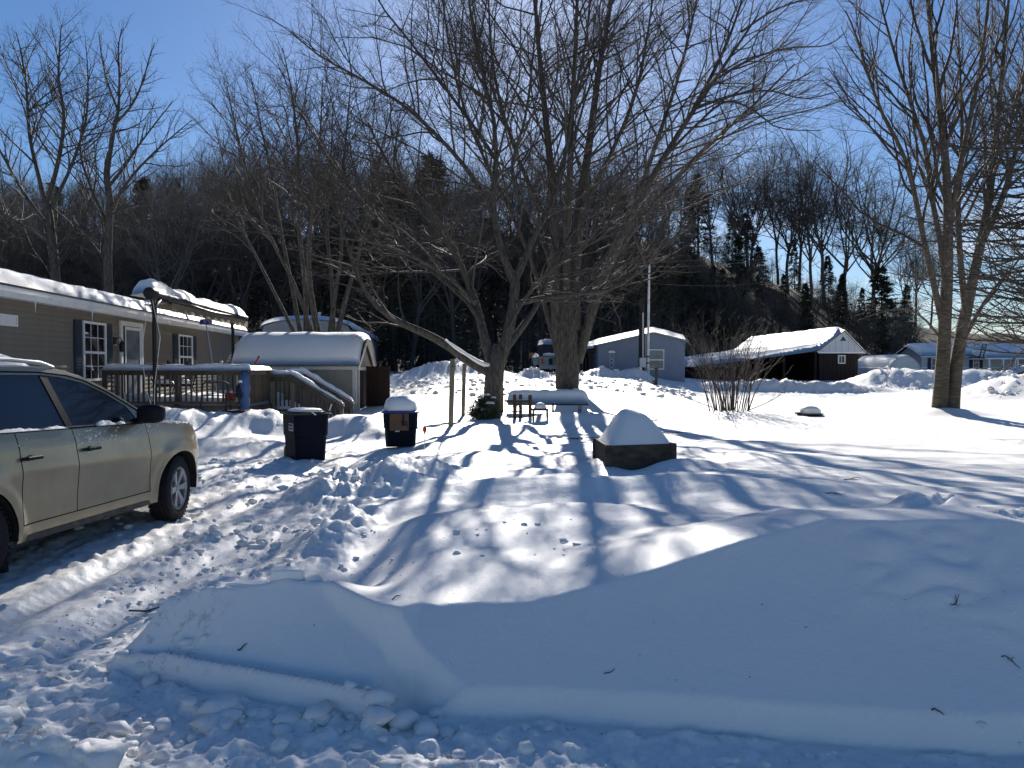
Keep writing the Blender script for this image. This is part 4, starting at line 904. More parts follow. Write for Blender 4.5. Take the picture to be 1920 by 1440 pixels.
for k in range(8):
    u0, u1 = k / 8 - .5, (k + 1) / 8 - .5; c = lambda u: .05 * (1 - (2 * u) ** 2)
    bl.add([b + Vector((u0 * .38, -c(u0), -.07)), b + Vector((u1 * .38, -c(u1), -.07)), b + Vector((u1 * .34, -c(u1) * .4, .09)), b + Vector((u0 * .34, -c(u0) * .4, .09))], [(0, 1, 2, 3)])
ob = bl.build('blade', 'blue_plastic', t, True, world=True); sm = ob.modifiers.new('t', 'SOLIDIFY'); sm.thickness = .012
t = thing('snow_shovel', 'snow shovel with red and black grip stuck upright beyond the deck corner', 'shovel', (X(470, 19.0), 19.0, 1.0))
a, b = P(471, 695, 19.0), P(486, 668, 19.2); c = a.lerp(b, .48); e = a.lerp(b, .86); g = a + (a - b) * 1.9
MB().tube([g, a, c], .017, 7).build('shaft', 'bin_navy', t, world=True); MB().tube([c, e], .022, 8).build('grip', 'red_plastic', t, world=True); MB().tube([e, b], .022, 8).build('end_cap', 'dark_metal', t, world=True)
MB().box((g.x - .22, g.y - .02, g.z - .25), (g.x + .22, g.y + .02, g.z + .05), .015).build('scoop', 'bin_navy', t, world=True)
fy = 16.7; bz = ground(X(405, fy), fy)
t = thing('hand_truck', 'black tubular metal frame standing on the snow before the deck railing', 'frame', (X(405, fy), fy, bz))
q = lambda px, py, dy=0: P(px, py, fy + dy)
MB().tube([q(376, 765), q(379, 740), q(380, 722), q(384, 716), q(420, 716), q(427, 719), q(427, 730), q(424, 760), q(423, 785)], .02, 8).build('hoop', 'dark_metal', t, True, world=True)
MB().tube([q(429, 720, .1), q(430, 750, .25), q(435, 776, .4)], .014, 6).build('strut', 'dark_metal', t, True, world=True)
MB().tube([q(378, 742), q(426, 742)], .012, 6).build('crossbar', 'dark_metal', t, True, world=True)
MB().box((X(404, fy), fy - .1, bz - .05), (X(462, fy), fy + .35, bz + .07), .015).build('tray', 'dark_metal', t, world=True)
for px, w_, hh, m_, nm, lab in [(308, .5, .62, 'cloth_dark', 'patio_chair', 'dark folded patio chair behind the middle of the deck railing'), (345, .42, .5, 'cloth_dark', 'patio_chair', 'dark low patio chair behind the railing below the shuttered window')]:
    x_ = X(px, 19.4); t = thing(nm, lab, 'chair', (x_, 19.4, DZ + .08))
    MB().bar((0, .2, .40), (0, .42, .95), w_, .03, (1, 0, 0)).build('backrest', m_, t); MB().bar((0, -.2, .38), (0, .2, .42), w_, .03, (0, 0, 1)).build('seat', m_, t)
    for a_ in (-1, 1):
        MB().tube([(a_ * w_ / 2, -.22, 0), (a_ * w_ / 2, .05, .42), (a_ * w_ / 2, .42, .95)], .014, 6).build('leg', 'dark_metal', t)
        MB().tube([(a_ * w_ / 2, .35, 0), (a_ * w_ / 2, -.05, .42), (a_ * w_ / 2, -.2, .60)], .014, 6).build('leg', 'dark_metal', t)
    m = MB(); cap(m, (0, 0, .43), w_ * .45, .17, .12, 10, 4, seed=px); m.build('seat_snow', 'snow', t, 'all')

# ------------------------------------------------------------------ shed
shed = thing('garden_shed', 'small beige garden shed with white trim and snow-laden gable roof', 'shed', (-6.35, 23.2, .3))
x0, x1, y0, y1 = -8.1, -4.60, 22.0, 24.4; ze, zr = 1.72, 2.52
MB().box((x0 + .03, y0 + .03, .0), (x1 - .03, y0 + .06, ze)).build('wall', 'interior_dark', shed, **W_)
npn = 6; pw = (x1 - x0 - .16) / npn
for i in range(npn): MB().box((x0 + .08 + i * pw + .004, y0, .0), (x0 + .08 + (i + 1) * pw - .004, y0 + .028, ze - .10)).build('wall_panel', 'shed_wall', shed, **W_)
MB().box((x0, y1 - .04, 0), (x1, y1, ze)).build('wall', 'shed_wall', shed, **W_); MB().box((x0, y0 + .06, 0), (x0 + .04, y1 - .04, ze)).build('wall', 'shed_wall', shed, **W_)
# gable end with the doorway
MB().box((x1 - .04, y0 + .03, 0), (x1 - .002, y0 + .34, ze)).build('wall', 'shed_wall', shed, **W_); MB().box((x1 - .04, y1 - .34, 0), (x1 - .002, y1 - .04, ze)).build('wall', 'shed_wall', shed, **W_)
MB().prism([(x1 - .04, y0, ze - .02), (x1 - .04, y1, ze - .02), (x1 - .04, (y0 + y1) / 2, zr - .02)], (.036, 0, 0)).build('gable', 'shed_wall', shed, **W_)
MB().prism([(x0, y0, ze - .02), (x0, y1, ze - .02), (x0, (y0 + y1) / 2, zr - .02)], (.036, 0, 0)).build('gable', 'shed_wall', shed, **W_)
MB().box((x1 - .10, y0 - .012, 0), (x1 + .012, y0 + .10, ze - .10)).build('corner_trim', 'shed_trim', shed, **W_); MB().box((x0 - .012, y0 - .012, 0), (x0 + .08, y0 - .001, ze - .10)).build('corner_trim', 'shed_trim', shed, **W_)
MB().box((x0 - .1, y0 - .10, ze - .10), (x1 + .10, y0 - .07, ze + .02)).build('fascia', 'shed_trim', shed, **W_)
yc = (y0 + y1) / 2
for (a, b) in (((x1 + .11, y0 - .12, ze - .05), (x1 + .11, yc, zr - .0)), ((x1 + .11, y1 + .12, ze - .05), (x1 + .11, yc, zr - .0))): MB().bar(a, b, .03, .12).build('barge_board', 'shed_trim', shed, **W_)
MB().box((x1 - .001, y0 + .32, 0), (x1 + .03, y0 + .42, ze - .02)).build('door_trim', 'shed_trim', shed, **W_); MB().box((x1 - .001, y1 - .42, 0), (x1 + .03, y1 - .32, ze - .02)).build('door_trim', 'shed_trim', shed, **W_); MB().box((x1 - .001, y0 + .42, ze - .12), (x1 + .03, y1 - .42, ze - .02)).build('door_trim', 'shed_trim', shed, **W_)
MB().prism([(x0 - .10, y0 - .14, ze + .0), (x0 - .10, yc, zr + .0), (x0 - .10, y1 + .14, ze + .0), (x0 - .10, y1 + .14, ze + .04), (x0 - .10, yc, zr + .04), (x0 - .10, y0 - .14, ze + .04)], (x1 - x0 + .22, 0, 0)).build('roof', 'roof_shingle', shed, **W_)
def shed_base(u, v):
    k = 1 - abs(2 * u - 1) ** 3.0; return (x0 - .12 + (x1 - x0 + .26) * v, y0 - .16 + (y1 - y0 + .32) * u, ze + .03 + (zr - ze + .02) * k)
snow_sheet('roof_snow', shed, shed_base, 40, 50, .20, .22, .30, 2.8, 3.7, .02, 21, 1.0, world=True)
hy = y0 + 1.45
ang = R(-12)
def dpt(u, w, z): return (x1 + .03 + u * math.cos(ang) + w * math.sin(ang), hy + u * math.sin(ang) - w * math.cos(ang), z)
db = MB(); db.add([dpt(0, 0, .25), dpt(.78, 0, .25), dpt(.78, .02, .25), dpt(0, .02, .25), dpt(0, 0, ze), dpt(.78, 0, ze), dpt(.78, .02, ze), dpt(0, .02, ze)], [(3,2,1,0),(4,5,6,7),(0,1,5,4),(1,2,6,5),(2,3,7,6),(3,0,4,7)])
door = db.build('door', 'door_brown', shed, **W_)
for i in range(6):
    u0, u1 = .13 * i + .006, .13 * (i + 1) - .006
    MB().add([dpt(u0, .0205, .27), dpt(u1, .0205, .27), dpt(u1, .032, .27), dpt(u0, .032, .27), dpt(u0, .0205, ze - .01), dpt(u1, .0205, ze - .01), dpt(u1, .032, ze - .01), dpt(u0, .032, ze - .01)], [(3,2,1,0),(4,5,6,7),(0,1,5,4),(1,2,6,5),(2,3,7,6),(3,0,4,7)]).build('plank', 'door_brown', door, **W_)
MB().box((x1 - .06, y0 + .42, .0), (x1 - .05, y1 - .42, ze)).build('doorway_shade_sheet', 'interior_dark', shed, **W_)  # near-black sheet across the doorway, painting the shade inside the shed

# ------------------------------------------------------------------ mobile home behind the shed
DH = 37.0; hx0, hx1 = X(496, DH), X(654, DH)
bk = thing('mobile_home', 'grey mobile home with rounded snowy roof half hidden behind the shed', 'mobile home', ((hx0 + hx1) / 2, DH, 1.2), HA)
w2 = (hx1 - hx0) / 2; ez = Z(616, DH) - 1.2; rz = ez + .42
body = MB(); body.box((-w2, 0, -.4), (w2, 19, ez)); body.build('wall', 'home_blue', bk)
e = MB(); nn = 12
pts = [(-w2 - .01, -.03, -.2), (w2 + .01, -.03, -.2)] + [((w2 + .01) * math.cos(math.pi * i / nn), -.03, ez + rz * 0 + .42 * math.sin(math.pi * i / nn)) for i in range(nn + 1)]
e.prism(pts, (0, .028, 0)).build('end_wall', 'home_grey', bk)
for i in range(14): MB().box((-w2, -.045, i * .17 - .1), (w2, -.031, i * .17 + .055)).build('siding_board', 'home_grey', bk)
rb = lambda u, v: (-(w2 + .15) * math.cos(math.pi * u), -.12 + 19.3 * v, ez - .02 + .46 * math.sin(math.pi * u))
m = MB(); K = 14
m.add([rb(i / K, j) for j in (0, 1) for i in range(K + 1)], [(i, i + 1, K + 2 + i, K + 1 + i) for i in range(K)]); m.build('roof', 'gable_pale', bk)
snow_sheet('roof_snow', bk, lambda u, v: tuple(np.array(rb(u, v)) + np.array([0, 0, .01])), 20, 40, .22, .3, .3, 4.6, 19, .03, 23, 1.0)
MB().lathe((.2, 3, ez + .4), (0, 0, 1), [(.06, 0), (.06, .55), (.09, .56), (.09, .62), (.0, .64)], 10).build('vent_pipe', 'trim_white', bk)
window(bk, 'y', -.046, -.4, .6, .95, 1.75, 2, 1, -1, glass='glass_pale')
window(bk, 'x', w2 + .002, 7.5, 8.5, .9, 1.9, 2, 1, 1); window(bk, 'x', w2 + .002, 12, 13, .9, 1.9, 2, 1, 1)

# ------------------------------------------------------------------ blue mobile home in the middle distance
D0 = 36.0; bx0, bx1 = X(1122, D0), X(1284, D0); bz = 1.05
bl = thing('mobile_home', 'blue-grey mobile home with ribbed siding and low gable end facing the yard', 'mobile home', ((bx0 + bx1) / 2, D0, bz))
w2 = (bx1 - bx0) / 2; pk = X(1222, D0) - (bx0 + bx1) / 2
zl, zrt, zp = Z(648, D0) - bz, Z(640, D0) - bz, Z(625, D0) - bz
outline = [(-w2, 0, -.6), (w2, 0, -.6), (w2, 0, zrt), (pk, 0, zp), (-w2, 0, zl)]
MB().prism(outline, (0, 16, 0)).build('wall', 'home_blue', bl)
ribm = {}
n_ = 38
def ztop(x): return zl + (zp - zl) * (x + w2) / (pk + w2) if x < pk else zp + (zrt - zp) * (x - pk) / (w2 - pk)
for i in range(n_):
    x_ = -w2 + 2 * w2 * (i + .5) / n_; hw = w2 / n_ * .62
    MB().prism([(x_ - hw, -.018, -.6), (x_ + hw, -.018, -.6), (x_ + hw, -.018, ztop(x_ + hw) - .02), (x_ - hw, -.018, ztop(x_ - hw) - .02)], (0, .016, 0)).build('siding_panel', 'home_blue', bl)
MB().prism([(-w2 - .15, -.18, zl - .03), (pk, -.18, zp), (w2 + .12, -.18, zrt - .04), (w2 + .12, -.18, zrt + .03), (pk, -.18, zp + .07), (-w2 - .15, -.18, zl + .04)], (0, 16.4, 0)).build('roof', 'home_blue', bl)
snow_sheet('roof_snow', bl, lambda u, v: ((-w2 - .17) + (2 * w2 + .30) * u, -.22 + 16 * v, (zl + .035 + (zp - zl + .03) * min(1, u / .62)) if u < .62 else zp + .065 + (zrt - zp - .03) * (u - .62) / .38), 26, 40, .26, .22, .25, 4.4, 16, .03, 25, 1.1)
window(bl, 'y', -.02, X(1214, D0) - (bx0 + bx1) / 2, X(1245, D0) - (bx0 + bx1) / 2, Z(693, D0) - bz, Z(655, D0) - bz, 1, 1, -1, True, glass='glass_pale')
# snow-roofed porch on its left
por = thing('porch', 'dark snow-roofed porch along the left side of the blue-grey mobile home', 'porch', (X(1106, 37.5), 37.5, bz))
px0, px1 = X(1086, 37) - X(1106, 37.5), -w2 + (bx0 + bx1) / 2 - X(1106, 37.5) - .02
zpo = Z(657, 37) - bz
MB().box((px0, -.6, zpo - .08), (px1, 6, zpo)).build('roof', 'wood_dark', por); snow_sheet('roof_snow', por, lambda u, v: (px0 + (px1 - px0) * u, -.65 + 6.5 * v, zpo + .002 + .12 * u), 12, 20, .34, .14, .2, 1.2, 6.5, .03, 26, 1.2)
MB().box((px0 - .3, 3.0, -.5), (px1, 3.05, zpo - .09)).build('back_wall', 'barn_black', por)  # shade of the porch's depth is put into this wall's near-black colour
for x_ in (px0 + .05, px0 + .55): MB().box((x_ - .05, -.55, -.5), (x_ + .05, -.45, zpo - .09)).build('post', 'wood_dark', por)
MB().box((px0, -.5, .28), (px1, -.44, .34)).build('rail', 'wood_dark', por)
for i in range(6): MB().box((px0 + .12 + i * .17, 2.9, .2), (px0 + .20 + i * .17, 2.98, zpo - .3)).build('slat', 'home_grey', por)
t = thing('trellis_ornament', 'round wire plant trellis with snowy rings against the blue home wall', 'trellis', (X(1147, 35.4), 35.4, 1.0))
for i in range(5): 
    g = [(.10 * math.cos(a * .785), 0, .35 + i * .21 + .10 * math.sin(a * .785)) for a in range(9)]; MB().tube(g, .010, 5).build('ring', 'snow' if i % 2 else 'pole_white', t)
MB().tube([(0, .02, -.1), (0, .02, 1.35)], .012, 5).build('stake', 'green_metal', t)
m = MB(); cap(m, (0, 0, 1.36), .17, .12, .12, 8, 4, seed=2); m.build('snow_tuft', 'snow', t, 'all')

# poles and posts in front of it
yp = 34.6
t = thing('utility_pole', 'dark wooden service pole with a grey meter box before the blue home', 'pole', (X(1203, yp), yp, ground(X(1203, yp), yp)))
gz = ground(X(1203, yp), yp)
MB().tube([(0, 0, -.3), (0, 0, 2.2), (.0, 0, Z(560, yp) - gz)], [.15, .14, .11], 12).build('shaft', 'pole_wood', t, True)
MB().box((-.13, -.30, .38), (.15, -.13, .82), .02).build('meter_box', 'meter_grey', t, True); MB().tube([(0.03, -.2, .82), (.03, -.16, 1.4), (.03, -.14, 2.9)], .03, 6).build('conduit', 'meter_grey', t)
t2 = thing('mast_pole', 'tall thin white mast standing beside the dark service pole', 'pole', (X(1214, yp), yp - .1, gz))
zt_ = Z(490, yp) - gz; MB().tube([(0, 0, -.3), (.02, 0, zt_ * .5), (.05, 0, zt_)], [.07, .06, .045], 10).build('shaft', 'pole_white', t2, True)
for z_ in (.55, .85): MB().lathe((0, 0, z_), (0, 0, 1), [(.085, 0), (.085, .06)], 10).build('clamp', 'dark_metal', t2)
t3 = thing('overhead_wire', 'thin overhead service wires running right from the white mast top', 'wire', (X(1214, yp), yp, gz + zt_))
for k, (dz, e) in enumerate(((-.05, (1500, 452, 60)), (-.25, (1500, 470, 60)), (-1.0, (1480, 520, 60)))):
    a = Vector((X(1214, yp), yp, gz + zt_ + dz)); b = P(*e); MB().tube([a.lerp(b, i / 10) - Vector((0, 0, .7 * (i / 10) * (1 - i / 10) * 2)) for i in range(11)], .007, 4).build('wire', 'wire_grey', t3, world=True)
x_ = X(1230.5, 30.5); gz = ground(x_, 30.5)
t = thing('bollard_post', 'short green metal post with flat cap in the ploughed snow', 'post', (x_, 30.5, gz))
MB().tube([(0, 0, -.2), (0, 0, .66)], .055, 10).build('shaft', 'green_metal', t, True); MB().box((-.09, -.09, .661), (.09, .09, .70)).build('cap', 'green_metal', t); MB().box((-.17, -.1, -.1), (-.06, .1, .2)).build('base_block', 'stone_grey', t)

# ------------------------------------------------------------------ brown garage with white gable and long lean-to
DG = 42.0; gz = .95
gr = thing('garage', 'dark brown garage with pale gable and long snow-covered lean-to roof', 'garage', (X(1578, DG), DG, gz), R(2))
rg0 = X(1578, DG)
def gx(px): return X(px, DG) - rg0
def gzv(py): return Z(py, DG) - gz
xr, xl = gx(1609), gx(1535); zeave, zpk = gzv(660), gzv(622); LEN = 14.0
MB().box((xl, 0, -.5), (xr, LEN, zeave)).build('wall', 'barn_black', gr)
for i in range(9): a = xl + (xr - xl) * i / 9; MB().box((a + .01, -.02, -.5), (a + (xr - xl) / 9 - .01, -.002, zeave - .01)).build('wall_board', 'barn_black', gr)
xo, xro = gx(1531), gx(1616)
MB().prism([(xo, -.16, zeave), (xro, -.16, zeave), (0, -.16, zpk)], (0, .15, 0)).build('gable', 'gable_pale', gr)
for i in range(7): a = xo + .25 + i * .36; MB().box((a, -.168, zeave + .02), (a + .02, -.161, zeave + .02 + max(.05, (zpk - zeave) * (1 - abs(a) / max(abs(xo), abs(xro))) - .06))).build('batten', 'home_grey', gr)
MB().box((xo - .02, -.20, zeave - .08), (xro + .02, -.165, zeave + .01)).build('trim', 'trim_white', gr)
MB().prism([(-.18, -.175, zpk - .52), (.18, -.175, zpk - .52), (0, -.175, zpk - .27)], (0, .012, 0)).build('gable_vent', 'shutter_navy', gr)
MB().bar((0, -.22, zpk + .05), (xro + .12, -.22, zeave - .06), .05, .13).build('barge_board', 'trim_white', gr); MB().bar((0, -.22, zpk + .05), (xo - .1, -.22, zeave + .02), .05, .10).build('barge_board', 'trim_white', gr)
window(gr, 'y', -.022, gx(1570), gx(1584), gzv(682), gzv(666), 2, 1, -1, False, t=.06)
# roofs: right slope, left slope running on into the lean-to
le = gx(1290); zle = gzv(688) - .05; zk = zeave + .0
MB().prism([(0, -.25, zpk), (xro + .12, -.25, zeave - .10), (xro + .12, -.25, zeave - .03), (0, -.25, zpk + .07)], (0, LEN + .5, 0)).build('roof', 'roof_shingle', gr)
MB().prism([(0, -.25, zpk), (xo, -.25, zeave + .05), (le, -.25, zle), (le, -.25, zle + .07), (xo, -.25, zeave + .12), (0, -.25, zpk + .07)], (0, LEN + .5, 0)).build('roof', 'roof_shingle', gr)
def gbase(u, v):
    if u < .22: k = u / .22; x_ = 0 + xo * k; z_ = zpk + .07 + (zeave + .05 - zpk) * k
    else: k = (u - .22) / .78; x_ = xo + (le - xo) * k; z_ = zeave + .12 + (zle - zeave - .05) * (k ** .85)
    yb = -.30; ye = LEN + .2
    return (x_, yb + (ye - yb) * v, z_)
snow_sheet('roof_snow', gr, gbase, 36, 40, .36, .25, .4, 8.3, 14, .05, 31, .7)
snow_sheet('roof_snow', gr, lambda u, v: ((xro + .15) * u, -.28 + (LEN + .4) * v, zpk + .075 + (zeave - .10 - zpk) * u), 10, 40, .16, .1, .3, 1.4, 14, .02, 32, .8)
for i, px in enumerate((1320, 1400, 1470, 1530)): k = (gx(px) - xo) / (le - xo); zt_ = zeave + (zle - zeave) * max(0, k) ** .85; MB().box((gx(px) - .07, .1, -.5), (gx(px) + .07, .24, zt_)).build('post', 'barn_black', gr)
MB().box((le + .5, 6, -.6), (xl, 6.1, zle)).build('back_wall', 'barn_black', gr)
MB().box((gx(1303), .6, -.6), (gx(1420), 4.0, zle - .25)).build('stacked_wood', 'wood_red', gr)

# ------------------------------------------------------------------ pale mobile home and film greenhouse far right
DW = 60.0; wz = .4
wh = thing('mobile_home', 'pale grey mobile home with dark shutters behind the snow banks at far right', 'mobile home', (X(1800, DW), DW, wz), R(-3))
c0 = X(1800, DW)
def wx(px): return X(px, DW) - c0
def wzv(py): return Z(py, DW) - wz
L0, L1 = wx(1729), wx(2130); ezw = wzv(667)
MB().box((L0, 0, -1.2), (L1, 4.3, ezw)).build('wall', 'home_white', wh)
for i in range(14): MB().box((L0, -.025, i * .17 - .1), (L1, -.003, i * .17 + .06)).build('siding_board', 'home_white', wh)
MB().box((L0 - .2, -.28, ezw - .12), (L1, -.24, ezw + .10)).build('fascia', 'trim_white', wh)
MB().prism([(L0 - .2, -.28, ezw + .02), (L0 - .2, 2.15, wzv(648)), (L0 - .2, 4.6, ezw + .02), (L0 - .2, 4.6, ezw - .04), (L0 - .2, 2.15, wzv(648) - .06), (L0 - .2, -.28, ezw - .04)], (L1 - L0 + .4, 0, 0)).build('roof', 'roof_shingle', wh)
MB().prism([(L0 - .02, 0, ezw - .05), (L0 - .02, 4.3, ezw - .05), (L0 - .02, 2.15, wzv(648) - .08)], (.04, 0, 0)).build('gable', 'home_white', wh)
snow_sheet('roof_snow', wh, gable_base(L0 - .25, L1, -.32, 4.6, ezw + .03, wzv(648) + .02, 'x'), 20, 80, .30, .3, .8, 4.9, 18, .04, 33, .8)
for a, b, z0_, z1_ in ((1747, 1764, 700, 671), (1823, 1834, 690, 669), (1904, 1922, 693, 673), (1960, 1975, 693, 670)): window(wh, 'y', -.026, wx(a), wx(b), wzv(z0_), wzv(z1_), 2, 1, -1, True, shutters='lr', shut='shutter_navy', sw=.26, t=.06)
MB().box((L0, -.04, wzv(690)), (L1, -.026, wzv(688.5))).build('belt_trim', 'trim_white', wh)
pc = thing('porch', 'snow-roofed white porch projecting from the pale mobile home at far right', 'porch', (X(1890, 58), 58, wz))
q0, q1 = X(1842, 58) - X(1890, 58), X(2050, 58) - X(1890, 58); zq = Z(671, 58) - wz
MB().box((q0, -.4, zq - .12), (q1, 1.9, zq)).build('roof', 'trim_white', pc)
snow_sheet('roof_snow', pc, lambda u, v: (q0 - .05 + (q1 - q0) * v, -.45 + 2.3 * u, zq + .003 + .34 * u), 10, 40, .34, .25, .6, 2.3, 7, .04, 34, 1.0)
for px in (1850, 1876, 1898, 1903): x_ = X(px, 58) - X(1890, 58); MB().box((x_ - .06, -.35, -1), (x_ + .06, -.23, zq - .125)).build('post', 'trim_white', pc)
t = thing('ladder', 'grey ladder lying up the snowy porch roof at far right', 'ladder', (X(1838, 57.6), 57.6, wz))
for px in (0, 7): MB().bar(P(1836 + px, 672, 57.4), P(1843 + px, 645, 58.6), .05, .08).build('rail', 'pole_wood', t, world=True)
for i in range(6): k = (i + .5) / 6; MB().bar(P(1836, 672, 57.4).lerp(P(1843, 645, 58.6), k), P(1843, 672, 57.4).lerp(P(1850, 645, 58.6), k), .04, .04).build('rung', 'pole_wood', t, world=True)
DGh = 54.0
gh = thing('greenhouse_tent', 'snow-covered round-roofed storage tent behind the snow bank at right', 'tent', (X(1697, DGh), DGh, .5))
wg = (X(1731, DGh) - X(1664, DGh)) / 2; hg = Z(668, DGh) - .5; m = MB(); K = 14
prof = [(-wg * math.cos(math.pi * i / K) , 0, max(0, hg * math.sin(math.pi * i / K) ** .75)) for i in range(K + 1)]
m.add([p for p in prof] + [(p[0], 6, p[2]) for p in prof], [(i, i + 1, K + 2 + i, K + 1 + i) for i in range(K)]); m.build('cover', 'greenhouse_film', gh, True)
e = MB(); e.add(prof, [tuple(range(K + 1))]); e.build('end_panel', 'greenhouse_film', gh)
m = MB(); m.tube([(p[0] * 1.0, -.03, p[2] * 1.0) for p in prof], .03, 6); m.build('hoop', 'home_grey', gh)
snow_sheet('roof_snow', gh, lambda u, v: (-wg * .97 * math.cos(math.pi * (.1 + .8 * u)), -.02 + 6 * v, hg * math.sin(math.pi * (.1 + .8 * u)) ** .75 + .01), 16, 16, .14, .4, .2, 3, 6, .02, 36, 1.0)
# ------------------------------------------------------------------ sport utility car on the driveway
car = thing('suv_car', 'dusty champagne sport utility car parked on the churned driveway', 'car', (-4.847, 5.563, 0.035), R(-7))
RAX, FAX, ARC, AZ = 0.0, 2.66, 0.405, 0.35
def half_w(y):
    w = 0.912
    if y > 2.75: w -= 0.34 * ((y - 2.75) / 0.80) ** 2.2
    if y < -0.45: w -= 0.13 * ((-0.45 - y) / 0.5) ** 2
    return w
def belt(y): return 1.155 - 0.028 * y if y < 2.35 else 1.155 - 0.028 * 2.35 - 0.10 * (y - 2.35) - .12 * max(0, y - 3.0)
def side_x(y, z):
    """outer body surface on the right-hand side"""
    b = belt(y); k = (z - 0.27) / (b - 0.27)
    x = half_w(y) - 0.055 * max(0, .33 - k) ** 1.5 * 3 - 0.075 * max(0, k - .62) ** 1.6 * 2.6
    x += 0.012 * math.exp(-((k - .62) / .10) ** 2) - 0.012 * math.exp(-((k - .30) / .12) ** 2)
    for c in (RAX, FAX):
        r = math.hypot(y - c, z - AZ); x += 0.030 * math.exp(-(max(0, r - ARC - .03) / .075) ** 2) * (1 if z < AZ + .62 else 0)
    if k > .86: x -= (k - .86) * .14
    return x
def side_grid(y0, y1, z0f, z1f, ny, nz):
    ys = [y0 + (y1 - y0) * i / ny for i in range(ny + 1)]; vs = []; fs = []
    for y in ys:
        for j in range(nz + 1):
            z = z0f(y) + (z1f(y) - z0f(y)) * j / nz; vs.append([side_x(y, z), y, z])
    W = nz + 1
    inside = []
    for v in vs:
        q = False
        for c in (RAX, FAX):
            if math.hypot(v[1] - c, v[2] - AZ) < ARC: q = True
        inside.append(q)
    for i in range(ny):
        for j in range(nz):
            f = (i*W+j, (i+1)*W+j, (i+1)*W+j+1, i*W+j+1)
            if sum(inside[k] for k in f) >= 4: continue
            fs.append(f)
    for k, v in enumerate(vs):                            # pull rim points onto the wheel-arch circle
        if inside[k]:
            for c in (RAX, FAX):
                r = math.hypot(v[1] - c, v[2] - AZ)
                if 1e-6 < r < ARC: s_ = ARC / r; v[1] = c + (v[1] - c) * s_; v[2] = AZ + (v[2] - AZ) * s_; v[0] = side_x(v[1], v[2])
    return vs, fs
def both(mb, vs, fs):
    mb.add(vs, fs); mb.add([(-v[0], v[1], v[2]) for v in vs], [tuple(reversed(f)) for f in fs])
G = 0.005
SILL = lambda y: 0.27
DB_ = lambda y: 0.40
top = lambda y: belt(y) - 0.004
body = MB()
both(body, *side_grid(-0.93, 0.455 - G, SILL, top, 46, 26))                 # rear quarter
both(body, *side_grid(2.145 + G, 3.50, SILL, top, 46, 26))                  # front wing
both(body, *side_grid(0.455 - G, 2.145 + G, SILL, lambda y: 0.40 - G, 40, 4))   # rocker
# bonnet, nose, tail
def across(y, z, crown, n=10, w=None): 
    w = side_x(y, belt(y) - .004) if w is None else w
    return [(w * math.sin(math.pi / 2 * (2 * i / n - 1)), y, z + crown * (1 - (2 * i / n - 1) ** 2)) for i in range(n + 1)]
rows = [across(2.32, belt(2.32) - .005, .075), across(2.7, belt(2.7) - .005, .065), across(3.0, belt(3.0) - .005, .05), across(3.3, belt(3.3) - .006, .03), across(3.47, belt(3.47) - .02, .01, w=side_x(3.47, .8))]
rows += [[(p[0] * .985, 3.52 + .06 * (1 - (p[0] / .7) ** 2), .78) for p in rows[-1]], [(p[0] * .99, 3.53 + .08 * (1 - (p[0] / .7) ** 2), .55) for p in rows[-1]], [(p[0] * .97, 3.47 + .08 * (1 - (p[0] / .7) ** 2), .30) for p in rows[-1]]]
W = 11; body.add([v for r_ in rows for v in r_], [(i*W+j, i*W+j+1, (i+1)*W+j+1, (i+1)*W+j) for i in range(len(rows) - 1) for j in range(W - 1)])
rows = [[(s_ * .80 / 5, -.935, z) for s_ in range(-5, 6)] for z in (.27, .45, .60, .85, 1.18)]
body.add([v for r_ in rows for v in r_], [(i*W+j, (i+1)*W+j, (i+1)*W+j+1, i*W+j+1) for i in range(len(rows) - 1) for j in range(W - 1)])
# greenhouse: roof line and pillars
def roof_z(y): return float(np.interp(y, [-0.98, -0.86, -0.5, 0.2, 0.8, 1.25, 1.50, 1.75, 2.0, 2.2, 2.36], [1.14, 1.52, 1.625, 1.665, 1.668, 1.635, 1.575, 1.465, 1.325, 1.205, 1.095]))
def gh_x(y, z): return 0.842 - (z - 1.11) * 0.42 - 0.10 * max(0, -0.3 - y) * 0.6
OUT = [(-0.97, belt(-.97)), (2.36, belt(2.36) - .004)] + [(y, roof_z(y)) for y in (2.2, 2.0, 1.75, 1.5, 1.25, .8, .2, -.5, -.86)]
W1 = [(1.14, belt(1.14) + .02), (2.07, belt(2.07) + .02), (1.96, 1.275), (1.72, 1.415), (1.48, 1.515), (1.22, 1.572), (1.06, 1.59)]
W2 = [(0.22, belt(.22) + .02), (1.06, belt(1.06) + .02), (0.98, 1.595), (.6, 1.60), (.26, 1.60)]
W3 = [(-.72, belt(-.72) + .04), (.12, belt(.12) + .02), (.15, 1.595), (-.3, 1.57), (-.60, 1.53)]
def shell(outer, holes, off=0.0):
    bm = bmesh.new(); es = []
    for loop in [outer] + holes:
        vs = [bm.verts.new((0, a, b)) for a, b in loop]; es += [bm.edges.new((vs[i], vs[(i + 1) % len(vs)])) for i in range(len(vs))]
    bmesh.ops.triangle_fill(bm, use_beauty=True, use_dissolve=False, edges=es)
    bm.verts.index_update(); vv = [(gh_x(v.co.y, v.co.z) + off, v.co.y, v.co.z) for v in bm.verts]; ff = [[v.index for v in f.verts] for f in bm.faces]; bm.free(); return vv, ff
both(body, *shell(OUT, [W1, W2, W3]))
ysr = [-0.97, -.86, -.7, -.5, -.2, .2, .5, .8, 1.05, 1.25, 1.38, 1.50]
rws = [[(gh_x(y, roof_z(y)) * math.sin(math.pi / 2 * (2 * i / 10 - 1)), y, roof_z(y) + .035 * (1 - (2 * i / 10 - 1) ** 2)) for i in range(11)] for y in ysr]
